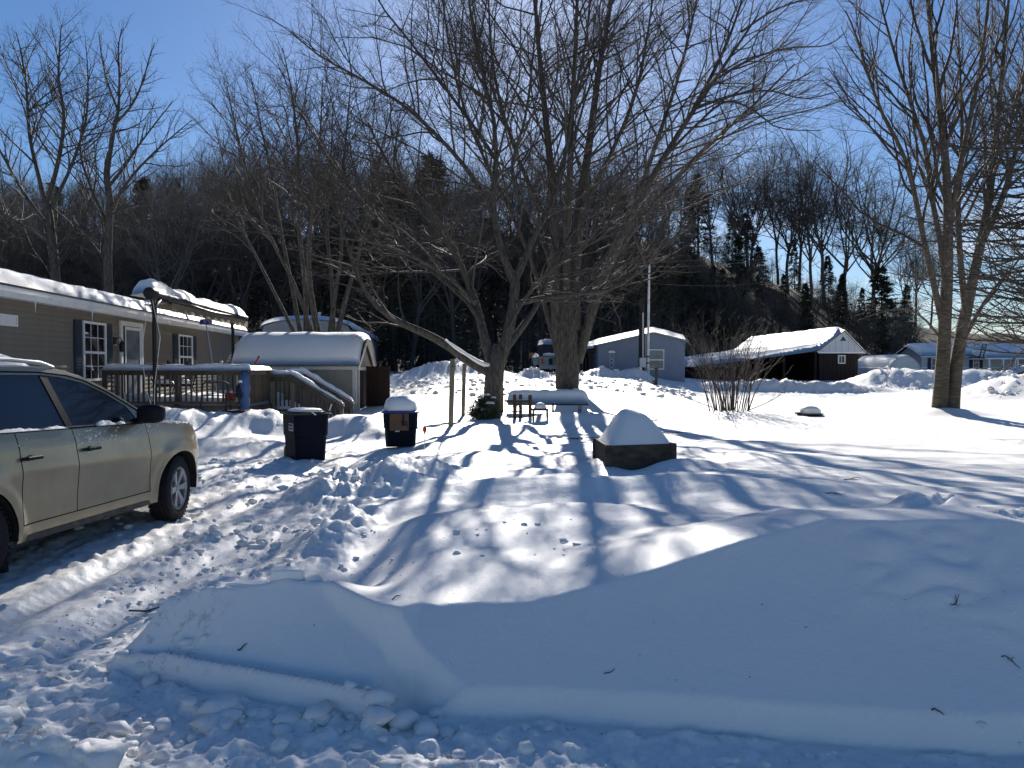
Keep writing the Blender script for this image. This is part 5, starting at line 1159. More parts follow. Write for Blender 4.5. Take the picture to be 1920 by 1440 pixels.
body.add([v for r_ in rws for v in r_], [(i*W+j, i*W+j+1, (i+1)*W+j+1, (i+1)*W+j) for i in range(len(ysr) - 1) for j in range(W - 1)])
bo = body.build('body', 'car_paint', car, True)
# inner dark skin keeps the shut lines and arches dark
inn = MB(); inn.box((-.80, -.85, .28), (.80, .38 - .80, .95)); inn.box((-.84, .43, .30), (.84, 2.2, 1.09)); inn.box((-.60, -.42, .5), (.60, .43, 1.0)); inn.box((-.58, 2.2, .4), (.58, 3.4, .85))
inn.build('dark_inner_skin', 'interior_dark', car)
for c in (RAX, FAX):
    m = MB(); K = 16
    vs = []; fs = []
    for i in range(K + 1):
        a = math.pi * i / K
        for x_ in (.55, side_x(c + ARC * math.cos(a), AZ + ARC * math.sin(a)) - .004): vs.append((x_, c + ARC * math.cos(a), AZ - .06 + (ARC + .06 if 0 < i < K else ARC) * math.sin(a)))
    fs = [(2*i, 2*i+1, 2*i+3, 2*i+2) for i in range(K)]
    m.add(vs, fs); m.build('wheel_housing', 'interior_dark', car); MB().add([(-v[0], v[1], v[2]) for v in vs], fs).build('wheel_housing', 'interior_dark', car)
# doors on both sides
for sgn in (1, -1):
    for y0, y1, nm in ((0.455 + G, 1.095 - G, 'rear'), (1.095 + G, 2.145 - G, 'front')):
        vs, fs = side_grid(y0, y1, lambda y: .40 + G, top, 24, 24); m = MB(); m.add([(sgn * v[0], v[1], v[2]) for v in vs], fs if sgn > 0 else [tuple(reversed(f)) for f in fs]); dr = m.build('door', 'car_paint', car, True)
        yh = y0 + .17 if nm == 'front' else y0 + .10; zh = .93
        h = MB(); hx = side_x(yh, zh)
        h.tube([(sgn * (hx + .004), yh - .11, zh), (sgn * (hx + .042), yh - .08, zh + .004), (sgn * (hx + .046), yh + .06, zh + .004), (sgn * (hx + .004), yh + .10, zh)], [.012, .017, .017, .012], 8); h.build('handle', 'black_plastic', dr, True)
        MB().lathe((sgn * (hx - .003), yh - .01, zh - .018), (sgn, 0, 0), [(.045, 0), (.043, .006), (.036, .0065)], 16).build('handle_cup', 'car_grime', dr)
    def strip(pts, w, matn, nm, par):
        m = MB(); m.tube([(sgn * p[0], p[1], p[2]) for p in pts], w, 6); return m.build(nm, matn, par, True)
    strip([(gh_x(y, belt(y)) + .006, y, belt(y) + .004) for y in (-.7, 0, .5, 1.1, 1.6, 2.10)], .011, 'black_plastic', 'belt_moulding', car)
    strip([(gh_x(y, roof_z(y) - .035) + .003, y, roof_z(y) - .035) for y in (-.55, -.2, .4, 1.0, 1.3, 1.5, 1.75, 2.0, 2.2)], .008, 'black_plastic', 'drip_rail', car)
    for Wn in (W1, W2, W3):
        vv, ff = shell(Wn, [], -.006); m = MB(); m.add([(sgn * v[0], v[1], v[2]) for v in vv], ff); m.build('side_window', 'glass', car)
    # black B pillar between the windows
    vv, ff = shell([(1.06, belt(1.06) + .02), (1.14, belt(1.14) + .02), (1.06, 1.59), (.98, 1.595)], [], .003); m = MB(); m.add([(sgn * v[0], v[1], v[2]) for v in vv], ff); m.build('pillar', 'black_plastic', car)
    # roof rail
    m = MB(); m.tube([(sgn * .60, y, z) for y, z in ((1.20, 1.66), (1.05, 1.70), (.7, 1.725), (0, 1.73), (-.5, 1.705), (-.68, 1.66))], [.014, .018, .018, .018, .018, .014], 8); m.build('roof_rail', 'aluminium', car, True)
    # mirror
    m = MB(); bm = bmesh.new(); bmesh.ops.create_icosphere(bm, subdivisions=3, radius=1.0)
    def se(c): return math.copysign(abs(c) ** .62, c)
    vv = [(sgn * (1.02 + se(v.co.x) * .125), 2.00 + se(v.co.y) * .075 + .02 * v.co.x, 1.20 + se(v.co.z) * .095) for v in bm.verts]; bm.verts.index_update(); ff = [[v.index for v in f.verts] for f in bm.faces]; bm.free()
    m.add(vv, ff); mi = m.build('door_mirror', 'black_plastic', car, 'all')
    MB().tube([(sgn * .82, 2.02, 1.12), (sgn * .95, 2.01, 1.14)], .035, 8).build('mirror_arm', 'black_plastic', mi, True)
    # lamps
    m = MB(); m.add([(sgn * (side_x(y, z) + .004), y, z) for y, z in ((3.02, .93), (3.38, .80), (3.44, .90), (3.2, 1.005))], [(0, 1, 2, 3)]); m.build('headlight', 'headlamp', car)
    m = MB(); m.add([(sgn * (side_x(y, z) + .004), y, z) for y, z in ((-.70, .90), (-.90, .88), (-.92, 1.14), (-.78, 1.15))], [(0, 1, 2, 3)]); m.build('tail_light', 'lamp_red', car)
    m = MB(); m.bar((sgn * .87, .44, .285), (sgn * .87, 2.2, .285), .05, .05); m.build('rocker_trim', 'car_grime', car)
vs = [(gh_x(2.34, 1.10) * k, 2.34 + .05 * (1 - k * k), 1.105) for k in (-1, -.5, 0, .5, 1)] + [(gh_x(1.50, 1.575) * k * .97, 1.50 + .03 * (1 - k * k), 1.578 + .03 * (1 - k * k)) for k in (-1, -.5, 0, .5, 1)]
MB().add(vs, [(i, i + 1, i + 6, i + 5) for i in range(4)]).build('windscreen', 'glass', car, True)
MB().add([(-.72, -.975, 1.17), (.72, -.975, 1.17), (.62, -.88, 1.50), (-.62, -.88, 1.50)], [(0, 1, 2, 3)]).build('rear_window', 'glass', car)
MB().box((-.86, -1.0, .35), (.86, -.936, .60), .03).build('bumper', 'car_paint', car, True)
# seats seen through the glass are too dark to read; wheels
def wheel(parent, x, y, steer, sgn):
    w = bpy.data.objects.new('wheel', None); col.objects.link(w); w.parent = parent; w.location = (x, y, AZ - .005); w.rotation_euler = (0, 0, steer + (0 if sgn > 0 else math.pi)); w.empty_display_size = .1
    prof = [(.225, -.10), (.27, -.112), (.325, -.105), (.345, -.085), (.350, -.052), (.342, -.050), (.342, -.042), (.351, -.040), (.352, -.006), (.343, -.004), (.343, .004), (.352, .006), (.351, .040), (.342, .042), (.342, .050), (.350, .052), (.345, .085), (.325, .105), (.27, .112), (.225, .10)]
    MB().lathe((0, 0, 0), (1, 0, 0), prof, 48, False).build('tyre', 'tyre', w, True)
    tb = MB()
    for k in range(44):
        a = 2 * math.pi * k / 44; c, s_ = math.cos(a), math.sin(a)
        for x0_, x1_, sh in ((-.100, -.056, .03), (.056, .100, .05)):
            a2 = a + sh; c2, s2 = math.cos(a2), math.sin(a2)
            tb.bar((x0_, c * .347, s_ * .347), (x1_, c2 * .347, s2 * .347), .026, .014, (0, c, s_))
    props(tb.build('tread_blocks', 'tyre', w), kind='stuff')
    MB().lathe((0, 0, 0), (1, 0, 0), [(.232, -.09), (.238, .095), (.226, .105), (.207, .088), (.203, -.02)], 40, False).build('rim', 'rim', w, True)
    sp_ = MB()
    for k in range(6):
        a = 2 * math.pi * k / 6
        for e in (-.11, .11): sp_.bar((.070, math.cos(a + e * .6) * .05, math.sin(a + e * .6) * .05), (.088, math.cos(a + e) * .208, math.sin(a + e) * .208), .034, .03, (1, 0, 0))
    sp_.lathe((.03, 0, 0), (1, 0, 0), [(.07, 0), (.068, .045), (.035, .062), (0, .064)], 20); sp_.build('spokes', 'rim', w, True)
    MB().lathe((0, 0, 0), (1, 0, 0), [(.202, .0), (0.0, .002)], 24).build('spoke_shade_disc', 'interior_dark', w)  # near-black disc that paints the shade between the spokes
wheel(car, .80, FAX, R(11), 1); wheel(car, -.80, FAX, R(11), -1); wheel(car, .80, RAX, 0, 1); wheel(car, -.80, RAX, 0, -1)
MB().box((.70, .44, .02), (.745, .50, .36)).build('mudflap', 'black_plastic', car)
# snow and frost left on the car
snow_sheet('roof_snow', car, lambda u, v: (.70 * (2 * u - 1) * (.82), -.75 + 1.75 * v, roof_z(-.75 + 1.75 * v) + .034 * (1 - (2 * u - 1) ** 2) - .004), 18, 30, .085, .14, .30, 1.2, 1.8, .05, 41, 2.2)
snow_sheet('belt_snow', car, lambda u, v: (gh_x(0, 1.15) - .005 + .04 * u, -.6 + 1.65 * v, belt(-.6 + 1.65 * v) + .004), 6, 60, .022, .02, .2, .04, 1.65, .03, 42, 5)
snow_sheet('belt_snow', car, lambda u, v: (gh_x(0, 1.15) - .015 + .05 * u, 1.42 + .42 * v, belt(1.42 + .42 * v) + .004), 6, 24, .035, .03, .1, .05, .42, .05, 43, 6)
sp = []
rc = random.Random(12)
for i in range(190):
    y_ = rc.uniform(2.25, 3.2); k = rc.uniform(.30, .98); sp.append((side_x(y_, belt(y_) - .01) * math.sin(math.pi / 2 * k), y_, belt(y_) - .004 + .06 * (1 - k * k) * max(0, (3.4 - y_)), rc.uniform(.004, .016)))
for i in range(130):
    y_ = 1.35 + rc.gauss(0, .16); z_ = 1.02 + rc.gauss(0, .045)
    if y_ > 1.12 and z_ < 1.1: sp.append((side_x(y_, z_) - .001, y_, z_, rc.uniform(.002, .009)))
for i in range(60): y_ = rc.uniform(.2, 2.6); z_ = rc.uniform(.95, 1.1); sp.append((side_x(y_, z_) - .001, y_, z_, rc.uniform(.002, .006)))
ob = lumps('frost_flecks', sp, 'x', seed=22); ob.parent = car
for k in ('label', 'category'): del ob[k]
ob['kind'] = 'stuff'

# ------------------------------------------------------------------ wheeled bins
def bin_body(t, w, d, h, matn, rz_in=.92):
    m = MB(); prof = [(0, .86), (.52, .92), (.56, .97), (.92, 1.0), (1.0, 1.0)]
    rows = []
    for f, s_ in prof:
        z = h * f; a, b = w / 2 * s_, d / 2 * s_; c = .05
        rows.append([(-a + c, -b, z), (a - c, -b, z), (a, -b + c, z), (a, b - c, z), (a - c, b, z), (-a + c, b, z), (-a, b - c, z), (-a, -b + c, z)])
    for i in range(len(rows) - 1): m.add(rows[i] + rows[i + 1], [(k, (k + 1) % 8, 8 + (k + 1) % 8, 8 + k) for k in range(8)])
    m.add(rows[0], [tuple(range(7, -1, -1))])
    return m.build('body', matn, t, False)
def lid(t, w, d, h, matn, thick=.05):
    m = MB(); a, b = w / 2 + .035, d / 2 + .035
    m.box((-a, -b, h - .005), (a, b, h + .022), .009)
    cap(m, (0, 0, h + .02), a * .93, b * .93, thick, 16, 4, .5, 3); return m.build('lid', matn, t, True)
D1 = 12.9; x_ = X(572, D1); g0 = ground(x_, D1)
bn = thing('wheeled_bin', 'navy wheeled rubbish bin with white label and thin snow on its lid', 'bin', (x_, D1, Z(845, D1) - .16), R(35))
hb = Z(776, D1) - Z(845, D1) + .16
bin_body(bn, .60, .68, hb, 'bin_navy'); lid(bn, .60, .68, hb, 'black_plastic')
m = MB(); cap(m, (0, .02, hb + .055), .27, .29, .055, 14, 5, .8, 5); m.build('lid_snow', 'snow', bn, 'all')
MB().tube([(-.25, .40, hb - .06), (.25, .40, hb - .06)], .018, 8).build('handle', 'black_plastic', bn)
for sx_ in (-1, 1):
    MB().lathe((sx_ * .20, .28, .12), (sx_, 0, 0), [(.12, 0), (.125, .02), (.12, .05)], 16).build('wheel', 'black_plastic', bn)
# printed label on the side towards the deck
fx = -.60 / 2 * .99 - .004
lb = MB(); 
for (a0, a1, z0, z1) in ((-.22, .0, .0, .012), (-.22, .0, .02, .028), (-.22, .0, .115, .127), (-.22, -.208, .0, .127), (-.012, .0, .0, .10)): lb.box((fx - .001, a0 - .04, hb * .66 + z0), (fx - .004, a1 - .04, hb * .66 + z1))
lbo = lb.build('printed_label', 'label_white', bn)
fc = bpy.data.curves.new('lettering', 'FONT'); fc.body = 'casella'; fc.size = .062; fc.extrude = .0008; fc.align_x = 'CENTER'
fo = bpy.data.objects.new('lettering', fc); col.objects.link(fo); bpy.context.view_layer.update(); fme = bpy.data.meshes.new_from_object(fo.evaluated_get(bpy.context.evaluated_depsgraph_get())); bpy.data.objects.remove(fo); fo = bpy.data.objects.new('lettering', fme); fme.materials.clear(); fme.materials.append(M['label_white']); col.objects.link(fo); fo.parent = lbo; fo.location = (fx - .004, -.15, hb * .66 + .052); fo.rotation_euler = (R(90), 0, R(-90))
# a little frosty twig bits hanging over the lid
for a, b in (((-.02, -.37, hb + .05), (.04, -.40, hb + .0)), ((.29, -.36, hb + .06), (.34, -.34, hb + .17))): MB().tube([a, b], .012, 5).build('ice_drip', 'snow', bn)
D2 = 14.2; x_ = X(751, D2)
bn2 = thing('wheeled_bin', 'dark wheeled recycling bin with blue lid under a tall snow cap', 'bin', (x_, D2, Z(823, D2) - .12), R(8))
hb = Z(772, D2) - Z(823, D2) + .12
bin_body(bn2, .64, .66, hb, 'bin_navy'); lid(bn2, .64, .66, hb, 'bin_blue_lid', .03)
m = MB(); cap(m, (0, 0, hb + .03), .31, .32, .27, 20, 9, .62, 7, off=(-.03, 0)); m.build('lid_snow', 'snow', bn2, 'all')
MB().tube([(-.25, .38, hb - .06), (.25, .38, hb - .06)], .018, 8).build('handle', 'black_plastic', bn2)
for sx_ in (-1, 1): MB().lathe((sx_ * .20, .28, .12), (sx_, 0, 0), [(.12, 0), (.125, .02), (.12, .05)], 16).build('wheel', 'black_plastic', bn2)
pn = MB().box((-.20, -.350, hb - .33), (.15, -.338, hb - .015)).build('printed_panel', 'cardboard', bn2)
m = MB(); m.box((.03, -.352, hb - .13), (.07, -.3505, hb - .03)).box((.015, -.352, hb - .24), (.085, -.3505, hb - .135)).box((.10, -.352, hb - .26), (.125, -.3505, hb - .16)); m.build('bottle_print', 'ink_dark', pn)
MB().box((-.10, -.352, hb - .352), (-.02, -.345, hb - .331)).build('pale_mark', 'label_white', bn2)

# ------------------------------------------------------------------ driveway marker, posts
ym = 12.4; x_ = X(796, ym); g0 = ground(x_, ym)
t = thing('driveway_marker', 'thin driveway marker rod with an oval red reflector', 'marker', (x_, ym, g0))
zt_ = Z(812, ym) - g0; MB().tube([(-.015, 0, -.2), (.0, 0, zt_)], .006, 6).build('rod', 'pole_white', t)
MB().lathe((.0, -.005, zt_ + .05), (0, 1, 0), [(.012, -.006), (.034, -.004), (.034, .004), (.012, .006)], 16).build('reflector', 'red_reflector', t, True)
m = MB(); m.lathe((0, .0, zt_ - .02), (0, 0, 1), [(.008, 0), (.026, .05), (.034, .09), (.020, .13), (.0, .14)], 12); m.build('reflector_back', 'red_reflector', t, True)
for px, yb, yt_, D, w_, lab in ((845, 797, 673, 17.3, .11, 'taller of the two weathered posts standing in the snow before the maple'), (868, 772, 682, 20.3, .10, 'shorter weathered post behind the taller one left of the maple')):
    x_ = X(px, D); g0 = ground(x_, D); h_ = Z(yt_, D) - g0
    t = thing('wooden_post', lab, 'post', (x_, D, g0))
    m = MB(); m.box((-w_ / 2, -w_ / 2, -.3), (w_ / 2, w_ / 2, h_), .006); ob = m.build('timber', 'wood_post', t); ob.rotation_euler = (0, R(1.6), 0)
    MB().tube([(.04, -w_ / 2 - .01, h_ - .18), (.10, -.10, h_ - .16), (.12, -.1, h_ - .26)], .008, 5).build('hook', 'dark_metal', t)
t = thing('clothes_line', 'thin sagging wire strung between the two weathered posts', 'wire', tuple(P(855, 690, 18.8)))
a, b = P(848, 697, 17.3), P(866, 695, 20.3); MB().tube([a.lerp(b, i / 8) + Vector((0, 0, .16 * math.sin(math.pi * i / 8))) for i in range(9)], .008, 5).build('strand', 'dark_metal', t, world=True)

# ------------------------------------------------------------------ evergreen shrub at the maple's foot
def needle_shrub(name, label, c, rx, rz_, n, seed):
    rg_ = np.random.default_rng(seed); t = thing(name, label, 'shrub', c)
    V = []; Q = []; o = 0; st = []
    for i in range(60):
        a = rg_.random() * 6.28; el = rg_.uniform(.05, 1.4); d = np.array([math.cos(a) * math.cos(el), math.sin(a) * math.cos(el), math.sin(el)]); L = rg_.uniform(.55, 1.05)
        e = d * np.array([rx, rx, rz_]) * L; st.append(([(0, 0, 0), tuple(e * .5 + rg_.normal(size=3) * .03), tuple(e)], [.012, .008, .003]))
        for k in range(n // 60):
            f = rg_.uniform(.35, 1.05); p = e * f + rg_.normal(size=3) * .06; dd = d * .6 + rg_.normal(size=3) * .6; dd /= np.linalg.norm(dd); a2 = np.cross(dd, rg_.normal(size=3)); a2 /= np.linalg.norm(a2)
            s_ = rg_.uniform(.05, .13); w = .008; V += [p - a2 * w, p + a2 * w, p + dd * s_ + a2 * w * .5, p + dd * s_ - a2 * w * .5]; Q.append((o, o+1, o+2, o+3)); o += 4
    link('foliage', np_mesh('foliage', np.array(V), np.array(Q), 'shrub_needles', False), t); link('stems', tubes_mesh('stems', [(st, 4)], 'twig'), t)
    return t
Ds = 19.6; x_ = X(908, Ds)
sb = needle_shrub('evergreen_shrub', 'low evergreen shrub flecked with snow at the foot of the front maple', (x_, Ds, ground(x_, Ds)), .52, .75, 4200, 5)
for k, (dx, dz, r_) in enumerate(((-.10, .55, .10), (.08, .62, .09), (.16, .40, .12), (.02, .22, .13), (-.18, .3, .08), (.25, .55, .07))):
    m = MB(); cap(m, (dx, -.12 - .05 * (k % 3), dz), r_, r_ * .7, r_ * .6, 9, 4, seed=k + 3); m.build('snow_patch', 'snow', sb, 'all')

# ------------------------------------------------------------------ snow-laden table, post frame, stool
DT = 20.6; tx0, tx1 = X(952, DT), X(1104, DT); gz = ground((tx0 + tx1) / 2, DT); zt_ = Z(757, DT)
t = thing('folding_table', 'long folding table carrying a thick flat slab of snow', 'table', ((tx0 + tx1) / 2, DT + .4, gz))
MB().box((tx0, DT, zt_ - .045), (tx1, DT + .85, zt_)).build('tabletop', 'wood_dark', t, world=True)
snow_sheet('table_snow', t, lambda u, v: (tx0 - .03 + (tx1 - tx0 + .06) * v, DT - .03 + .9 * u, zt_ + .002), 16, 60, .38, .22, .20, .9, 2.3, .03, 51, 1.2, world=True)
for a in (.10, .56, .90):
    x_ = tx0 + (tx1 - tx0) * a
    for y_ in (DT + .12, DT + .72): MB().tube([(x_, y_, gz - .3), (x_ + .02, y_, zt_ - .05)], .016, 6).build('leg', 'dark_metal', t, world=True)
    MB().tube([(x_, DT + .12, gz + .1), (x_, DT + .72, gz + .1)], .012, 6).build('leg_brace', 'dark_metal', t, world=True)
Dp = 18.9; gz = ground(X(992, Dp), Dp)
t = thing('post_frame', 'dark wooden post frame sticking out of the snow before the table', 'frame', (X(992, Dp), Dp, gz))
for px, dy, yt_ in ((965, 0, 739), (976, .55, 739), (994, .1, 740)):
    x_ = X(px, Dp + dy); MB().box((x_ - .045, Dp + dy - .045, gz - .3), (x_ + .045, Dp + dy + .045, Z(yt_, Dp + dy)), .006).build('post', 'wood_dark', t, world=True)
MB().box((X(945, Dp), Dp + .05, Z(754, Dp)), (X(996, Dp), Dp + .10, Z(750, Dp))).build('crossbar', 'wood_dark', t, world=True)
MB().tube([P(950, 775, Dp + .6), P(965, 758, Dp + .6), P(985, 768, Dp + .5)], .012, 5).build('brace', 'dark_metal', t, world=True)
MB().tube([P(958, 772, Dp + .4), P(980, 772, Dp + .4)], .02, 6).build('lower_bar', 'dark_metal', t, world=True)
Dk = 18.3; x_ = X(1013, Dk); gz = ground(x_, Dk); zs = Z(766, Dk)
t = thing('stool', 'small dark red wooden stool with a peaked snow cap', 'stool', (x_, Dk, gz))
MB().box((-.20, -.16, zs - gz - .05), (.20, .16, zs - gz), .01).build('seat', 'wood_red', t)
for a in (-.17, .17):
    for b in (-.13, .13): MB().box((a - .022, b - .022, -.2), (a + .022, b + .022, zs - gz - .051)).build('leg', 'wood_red', t)
m = MB(); cap(m, (0, 0, zs - gz), .155, .13, .15, 12, 6, 1.1, 6); m.build('seat_snow', 'snow', t, 'all')

# ------------------------------------------------------------------ raised garden bed with its heap of snow
A, B, C_ = P(1140, 836, 10.66), P(1262, 832, 10.95), P(1117, 822, 11.75)
zb = .573; A.z = B.z = C_.z = zb; E_ = B + (C_ - A)
bed = thing('raised_bed', 'square wooden raised garden bed heaped with a tall peaked mound of snow', 'garden bed', ((A.x + E_.x) / 2, (A.y + E_.y) / 2, .15))
for nm, p, q_ in (('front', A, B), ('left', C_, A), ('right', B, E_), ('back', E_, C_)):
    d_ = (q_ - p).normalized(); ins = .045 if nm in ('front', 'back') else .002
    for k, (z0, z1) in enumerate(((zb - .29, zb), (zb - .585, zb - .295), (zb - .70, zb - .59))):
        MB().bar(p + d_ * ins + Vector((0, 0, (z0 + z1) / 2 - zb)), q_ - d_ * ins + Vector((0, 0, (z0 + z1) / 2 - zb)), .04, z1 - z0).build('board', 'bed_wood', bed, world=True)
for p in (A, B, C_, E_): MB().box((p.x - .045, p.y - .045, zb - .7), (p.x + .045, p.y + .045, zb + .004), .004).build('corner_post', 'bed_wood', bed, world=True)
def bedb(u, v): return tuple(A.lerp(B, u).lerp(C_.lerp(E_, u), v))
nu = nv = 34; us = np.linspace(0, 1, nu); vs = []
for u in us:
    for v in us:
        p = bedb(.01 + .98 * u, .01 + .98 * v)
        a = (1 - abs(2 * u - .80) ** 1.6 * .9) if u < .4 else (1 - ((u - .4) / .6) ** 1.9); a = max(0, a)
        b_ = max(0, 1 - abs(2 * v - 1.1) ** 1.8) if v < .55 else max(0, 1 - ((v - .55) / .45) ** 2)
        a = math.sin(min(1, u / .40) * math.pi / 2) ** .85 if u < .40 else math.cos((u - .40) / .60 * math.pi / 2) ** .62
        b_ = math.sin(min(1, v / .50) * math.pi / 2) ** .75 if v < .50 else math.cos((v - .50) / .50 * math.pi / 2) ** .75
        h_ = .50 * min(a, 1) * b_ + .012 * float(noise(u * 5, v * 5, 61)) * a * b_ + .006 * float(noise(u * 16, v * 16, 62)) * (1 if u < .4 else .3)
        vs.append((p[0], p[1], zb - .01 + max(0, h_)))
me = np_mesh('snow_heap', np.array([tuple(ORIG[bed.name] @ Vector(v)) for v in vs]), grid_faces(nu, nv), 'snow'); link('snow_heap', me, bed)

# ------------------------------------------------------------------ bare shrub and half-buried fire pit in the field
Dq = 21.0; x_ = X(1368, Dq); gz = ground(x_, Dq)
t = Tree(606, nseg=(8, 4, 3, 2), space=(.30, .20, .16), rmax=(9, .008, .005, .0035), maxlen=(9, .9, .45, .25), up=(.1, .2, .1, .1), angle=(.5, .5, .6)); rg_ = t.rg
for i in range(44):
    a = rg_.uniform(0, 6.28); r_ = rg_.uniform(.0, .55); b = Vector((x_ + math.cos(a) * r_ * 1.1, Dq + math.sin(a) * r_, gz - .08)); h_ = rg_.uniform(1.2, 2.5); sp_ = rg_.uniform(.15, .75)
    dv = Vector((math.cos(a) * sp_, math.sin(a) * sp_, 0)); t.limb([b, b + dv * .3 + Vector((0, 0, h_ * .4)), b + dv * .75 + Vector((rg_.gauss(0, .08), 0, h_ * .75)), b + dv * 1.3 + Vector((rg_.gauss(0, .1), 0, h_))], rg_.uniform(.012, .022), .004, f0=.3, n=8)
b = Vector((x_ + .45, Dq - .1, gz)); t.limb([b, b + Vector((.45, 0, .18)), b + Vector((.9, 0, .42)), b + Vector((1.15, 0, .75))], .016, .005, f0=.2, n=8)
th = thing('bare_shrub', 'bare multi-stemmed shrub fanning out of the open snow before the garage', 'shrub', (x_, Dq, gz))
off = np.array((x_, Dq, gz)); shf = lambda L: [([tuple(np.array(p) - off) for p in a], b) for a, b in L]
link('stems', tubes_mesh('stems', [(shf(t.L[0]), 5)], 'twig'), th); link('twigs', tubes_mesh('twigs', [(shf(t.L[1]), 3), (shf(t.L[2]), 3), (shf(t.L[3]), 3)], 'twig'), th)
Df = 19.4; x_ = X(1519, Df); gz = Z(781, Df)
t = thing('fire_pit', 'low black fire pit half buried in the field under a dome of snow', 'fire pit', (x_, Df, gz))
MB().lathe((0, 0, -.12), (0, 0, 1), [(.20, 0), (.29, .12), (.31, .17), (.34, .18), (.34, .205), (.25, .206)], 24).build('bowl', 'dark_metal', t, True)
m = MB(); cap(m, (.02, 0, .085), .235, .25, .20, 18, 7, .6, 8, off=(-.05, 0)); m.build('snow_dome', 'snow', t, 'all')
MB().box((-.36, -.10, .06), (-.20, .10, .115), .015).build('handle', 'dark_metal', t)

# ------------------------------------------------------------------ jeep-style car behind the big maple, seen from the rear
DJ = 37.0; xj = X(1043, DJ); gj = Z(707, DJ)
jp = thing('offroad_car', 'pale green boxy off-road car with rear spare wheel and snowy top', 'car', (xj, DJ, gj), R(6))
bd = MB(); bd.box((-.80, 0, .42), (.80, 3.3, 1.02), .05); jb = bd.build('body', 'jeep_green', jp, True)
MB().prism([(-.72, .06, 1.02), (.72, .06, 1.02), (.62, .16, 1.62), (-.62, .16, 1.62)], (0, 1.9, 0)).build('soft_top', 'cloth_dark', jp)
MB().add([(-.55, .095, 1.12), (.55, .095, 1.12), (.50, .145, 1.52), (-.50, .145, 1.52)], [(0, 1, 2, 3)]).build('rear_window', 'glass', jp)
snow_sheet('roof_snow', jp, lambda u, v: (-.68 + 1.36 * v, .05 + 2.0 * u, 1.62), 12, 24, .26, .14, .14, 2.0, 1.36, .03, 55, 1.4)
snow_sheet('tail_snow', jp, lambda u, v: (-.70 + 1.4 * v, -.02 + .16 * u, 1.03), 6, 24, .14, .08, .1, .16, 1.4, .05, 56, 3)
for a in (-1, 1):
    MB().box((a * .70 - .06, -.03, .66), (a * .70 + .06, -.001, .92)).build('tail_light', 'lamp_red', jp)
    MB().box((a * .98, .35, .60), (a * .80, 1.35, .98), .05).build('wing', 'jeep_green', jp, True)
    wv = MB(); wv.lathe((a * .68, .75, .34), (a, 0, 0), [(.20, 0), (.36, .02), (.37, .10), (.36, .22), (.18, .23)], 24); wv.build('wheel', 'tyre', jp, True)
    wv = MB(); wv.lathe((a * .68, 2.9, .34), (a, 0, 0), [(.20, 0), (.36, .02), (.37, .10), (.36, .22), (.18, .23)], 24); wv.build('wheel', 'tyre', jp, True)
MB().box((-.86, -.14, .40), (.86, -.02, .56), .03).build('bumper', 'home_grey', jp, True)
sw_ = MB(); sw_.lathe((.28, -.26, .92), (0, 1, 0), [(.12, -.02), (.30, -.02), (.37, .03), (.38, .12), (.36, .22), (.1, .24)], 28); s_o = sw_.build('spare_wheel', 'tyre', jp, True)
MB().lathe((.28, -.285, .92), (0, 1, 0), [(.0, 0), (.18, .0), (.2, .02)], 20).build('rim', 'rim', s_o)
MB().box((-.38, -.02, .62), (-.18, -.001, .92)).build('latch_panel', 'cloth_dark', jp)
snow_sheet('side_heap', jp, lambda u, v: (-.98 + .22 * v, .3 + 1.2 * u, .985), 8, 8, .2, .1, .1, 1.2, .22, .05, 57, 2)

# dark car nosing out behind the right snow bank
Dd = 41.0; xd = X(1932, Dd); gd = Z(730, Dd)
dc = thing('parked_car', 'dark low car peeping over the snow bank at the right edge', 'car', (xd, Dd, gd), R(80))
m = MB(); sec = [(-.9, .35), (-.9, .72), (-.55, .80), (-.42, 1.12), (-.35, 1.16), (.35, 1.16), (.42, 1.12), (.55, .80), (.9, .72), (.9, .35)]
prof = [(2.1, .70, .9), (2.0, .78, .98), (1.2, .92, 1.0), (.35, 1.28, 1.0), (-.9, 1.34, 1.0), (-1.7, 1.0, .98), (-2.1, .9, .95)]
pts = [(-.86, y_, .30) for y_, _, _ in prof]
poly = [(-.84, 2.1, .32), (-.84, 2.12, .62), (-.84, 1.95, .74), (-.84, 1.05, .86), (-.84, .30, 1.26), (-.84, -.9, 1.30), (-.84, -1.65, .98), (-.84, -2.1, .92), (-.84, -2.15, .32)]
m.prism(poly, (1.68, 0, 0)).build('body', 'bin_navy', dc, False)
for a in (-.842, .842): MB().prism([(a, .95, .89), (a, .28, 1.21), (a, -.85, 1.24), (a, -1.45, .98)], (.004 * (1 if a > 0 else -1), 0, 0)).build('side_window', 'glass', dc)
MB().add([(-.78, 1.04, .875), (.78, 1.04, .875), (.70, .32, 1.262), (-.70, .32, 1.262)], [(0, 1, 2, 3)]).build('windscreen', 'glass', dc)
for a in (-1, 1):
    for b in (1.3, -1.35): MB().lathe((a * .68, b, .31), (a, 0, 0), [(.18, 0), (.31, .02), (.31, .17), (.17, .18)], 20).build('wheel', 'tyre', dc, True)
snow_sheet('roof_snow', dc, lambda u, v: (-.74 + 1.48 * u, -.8 + 1.0 * v, 1.30 - .03 * v), 10, 10, .05, .15, .15, 1.5, 1.0, .02, 58, 2)

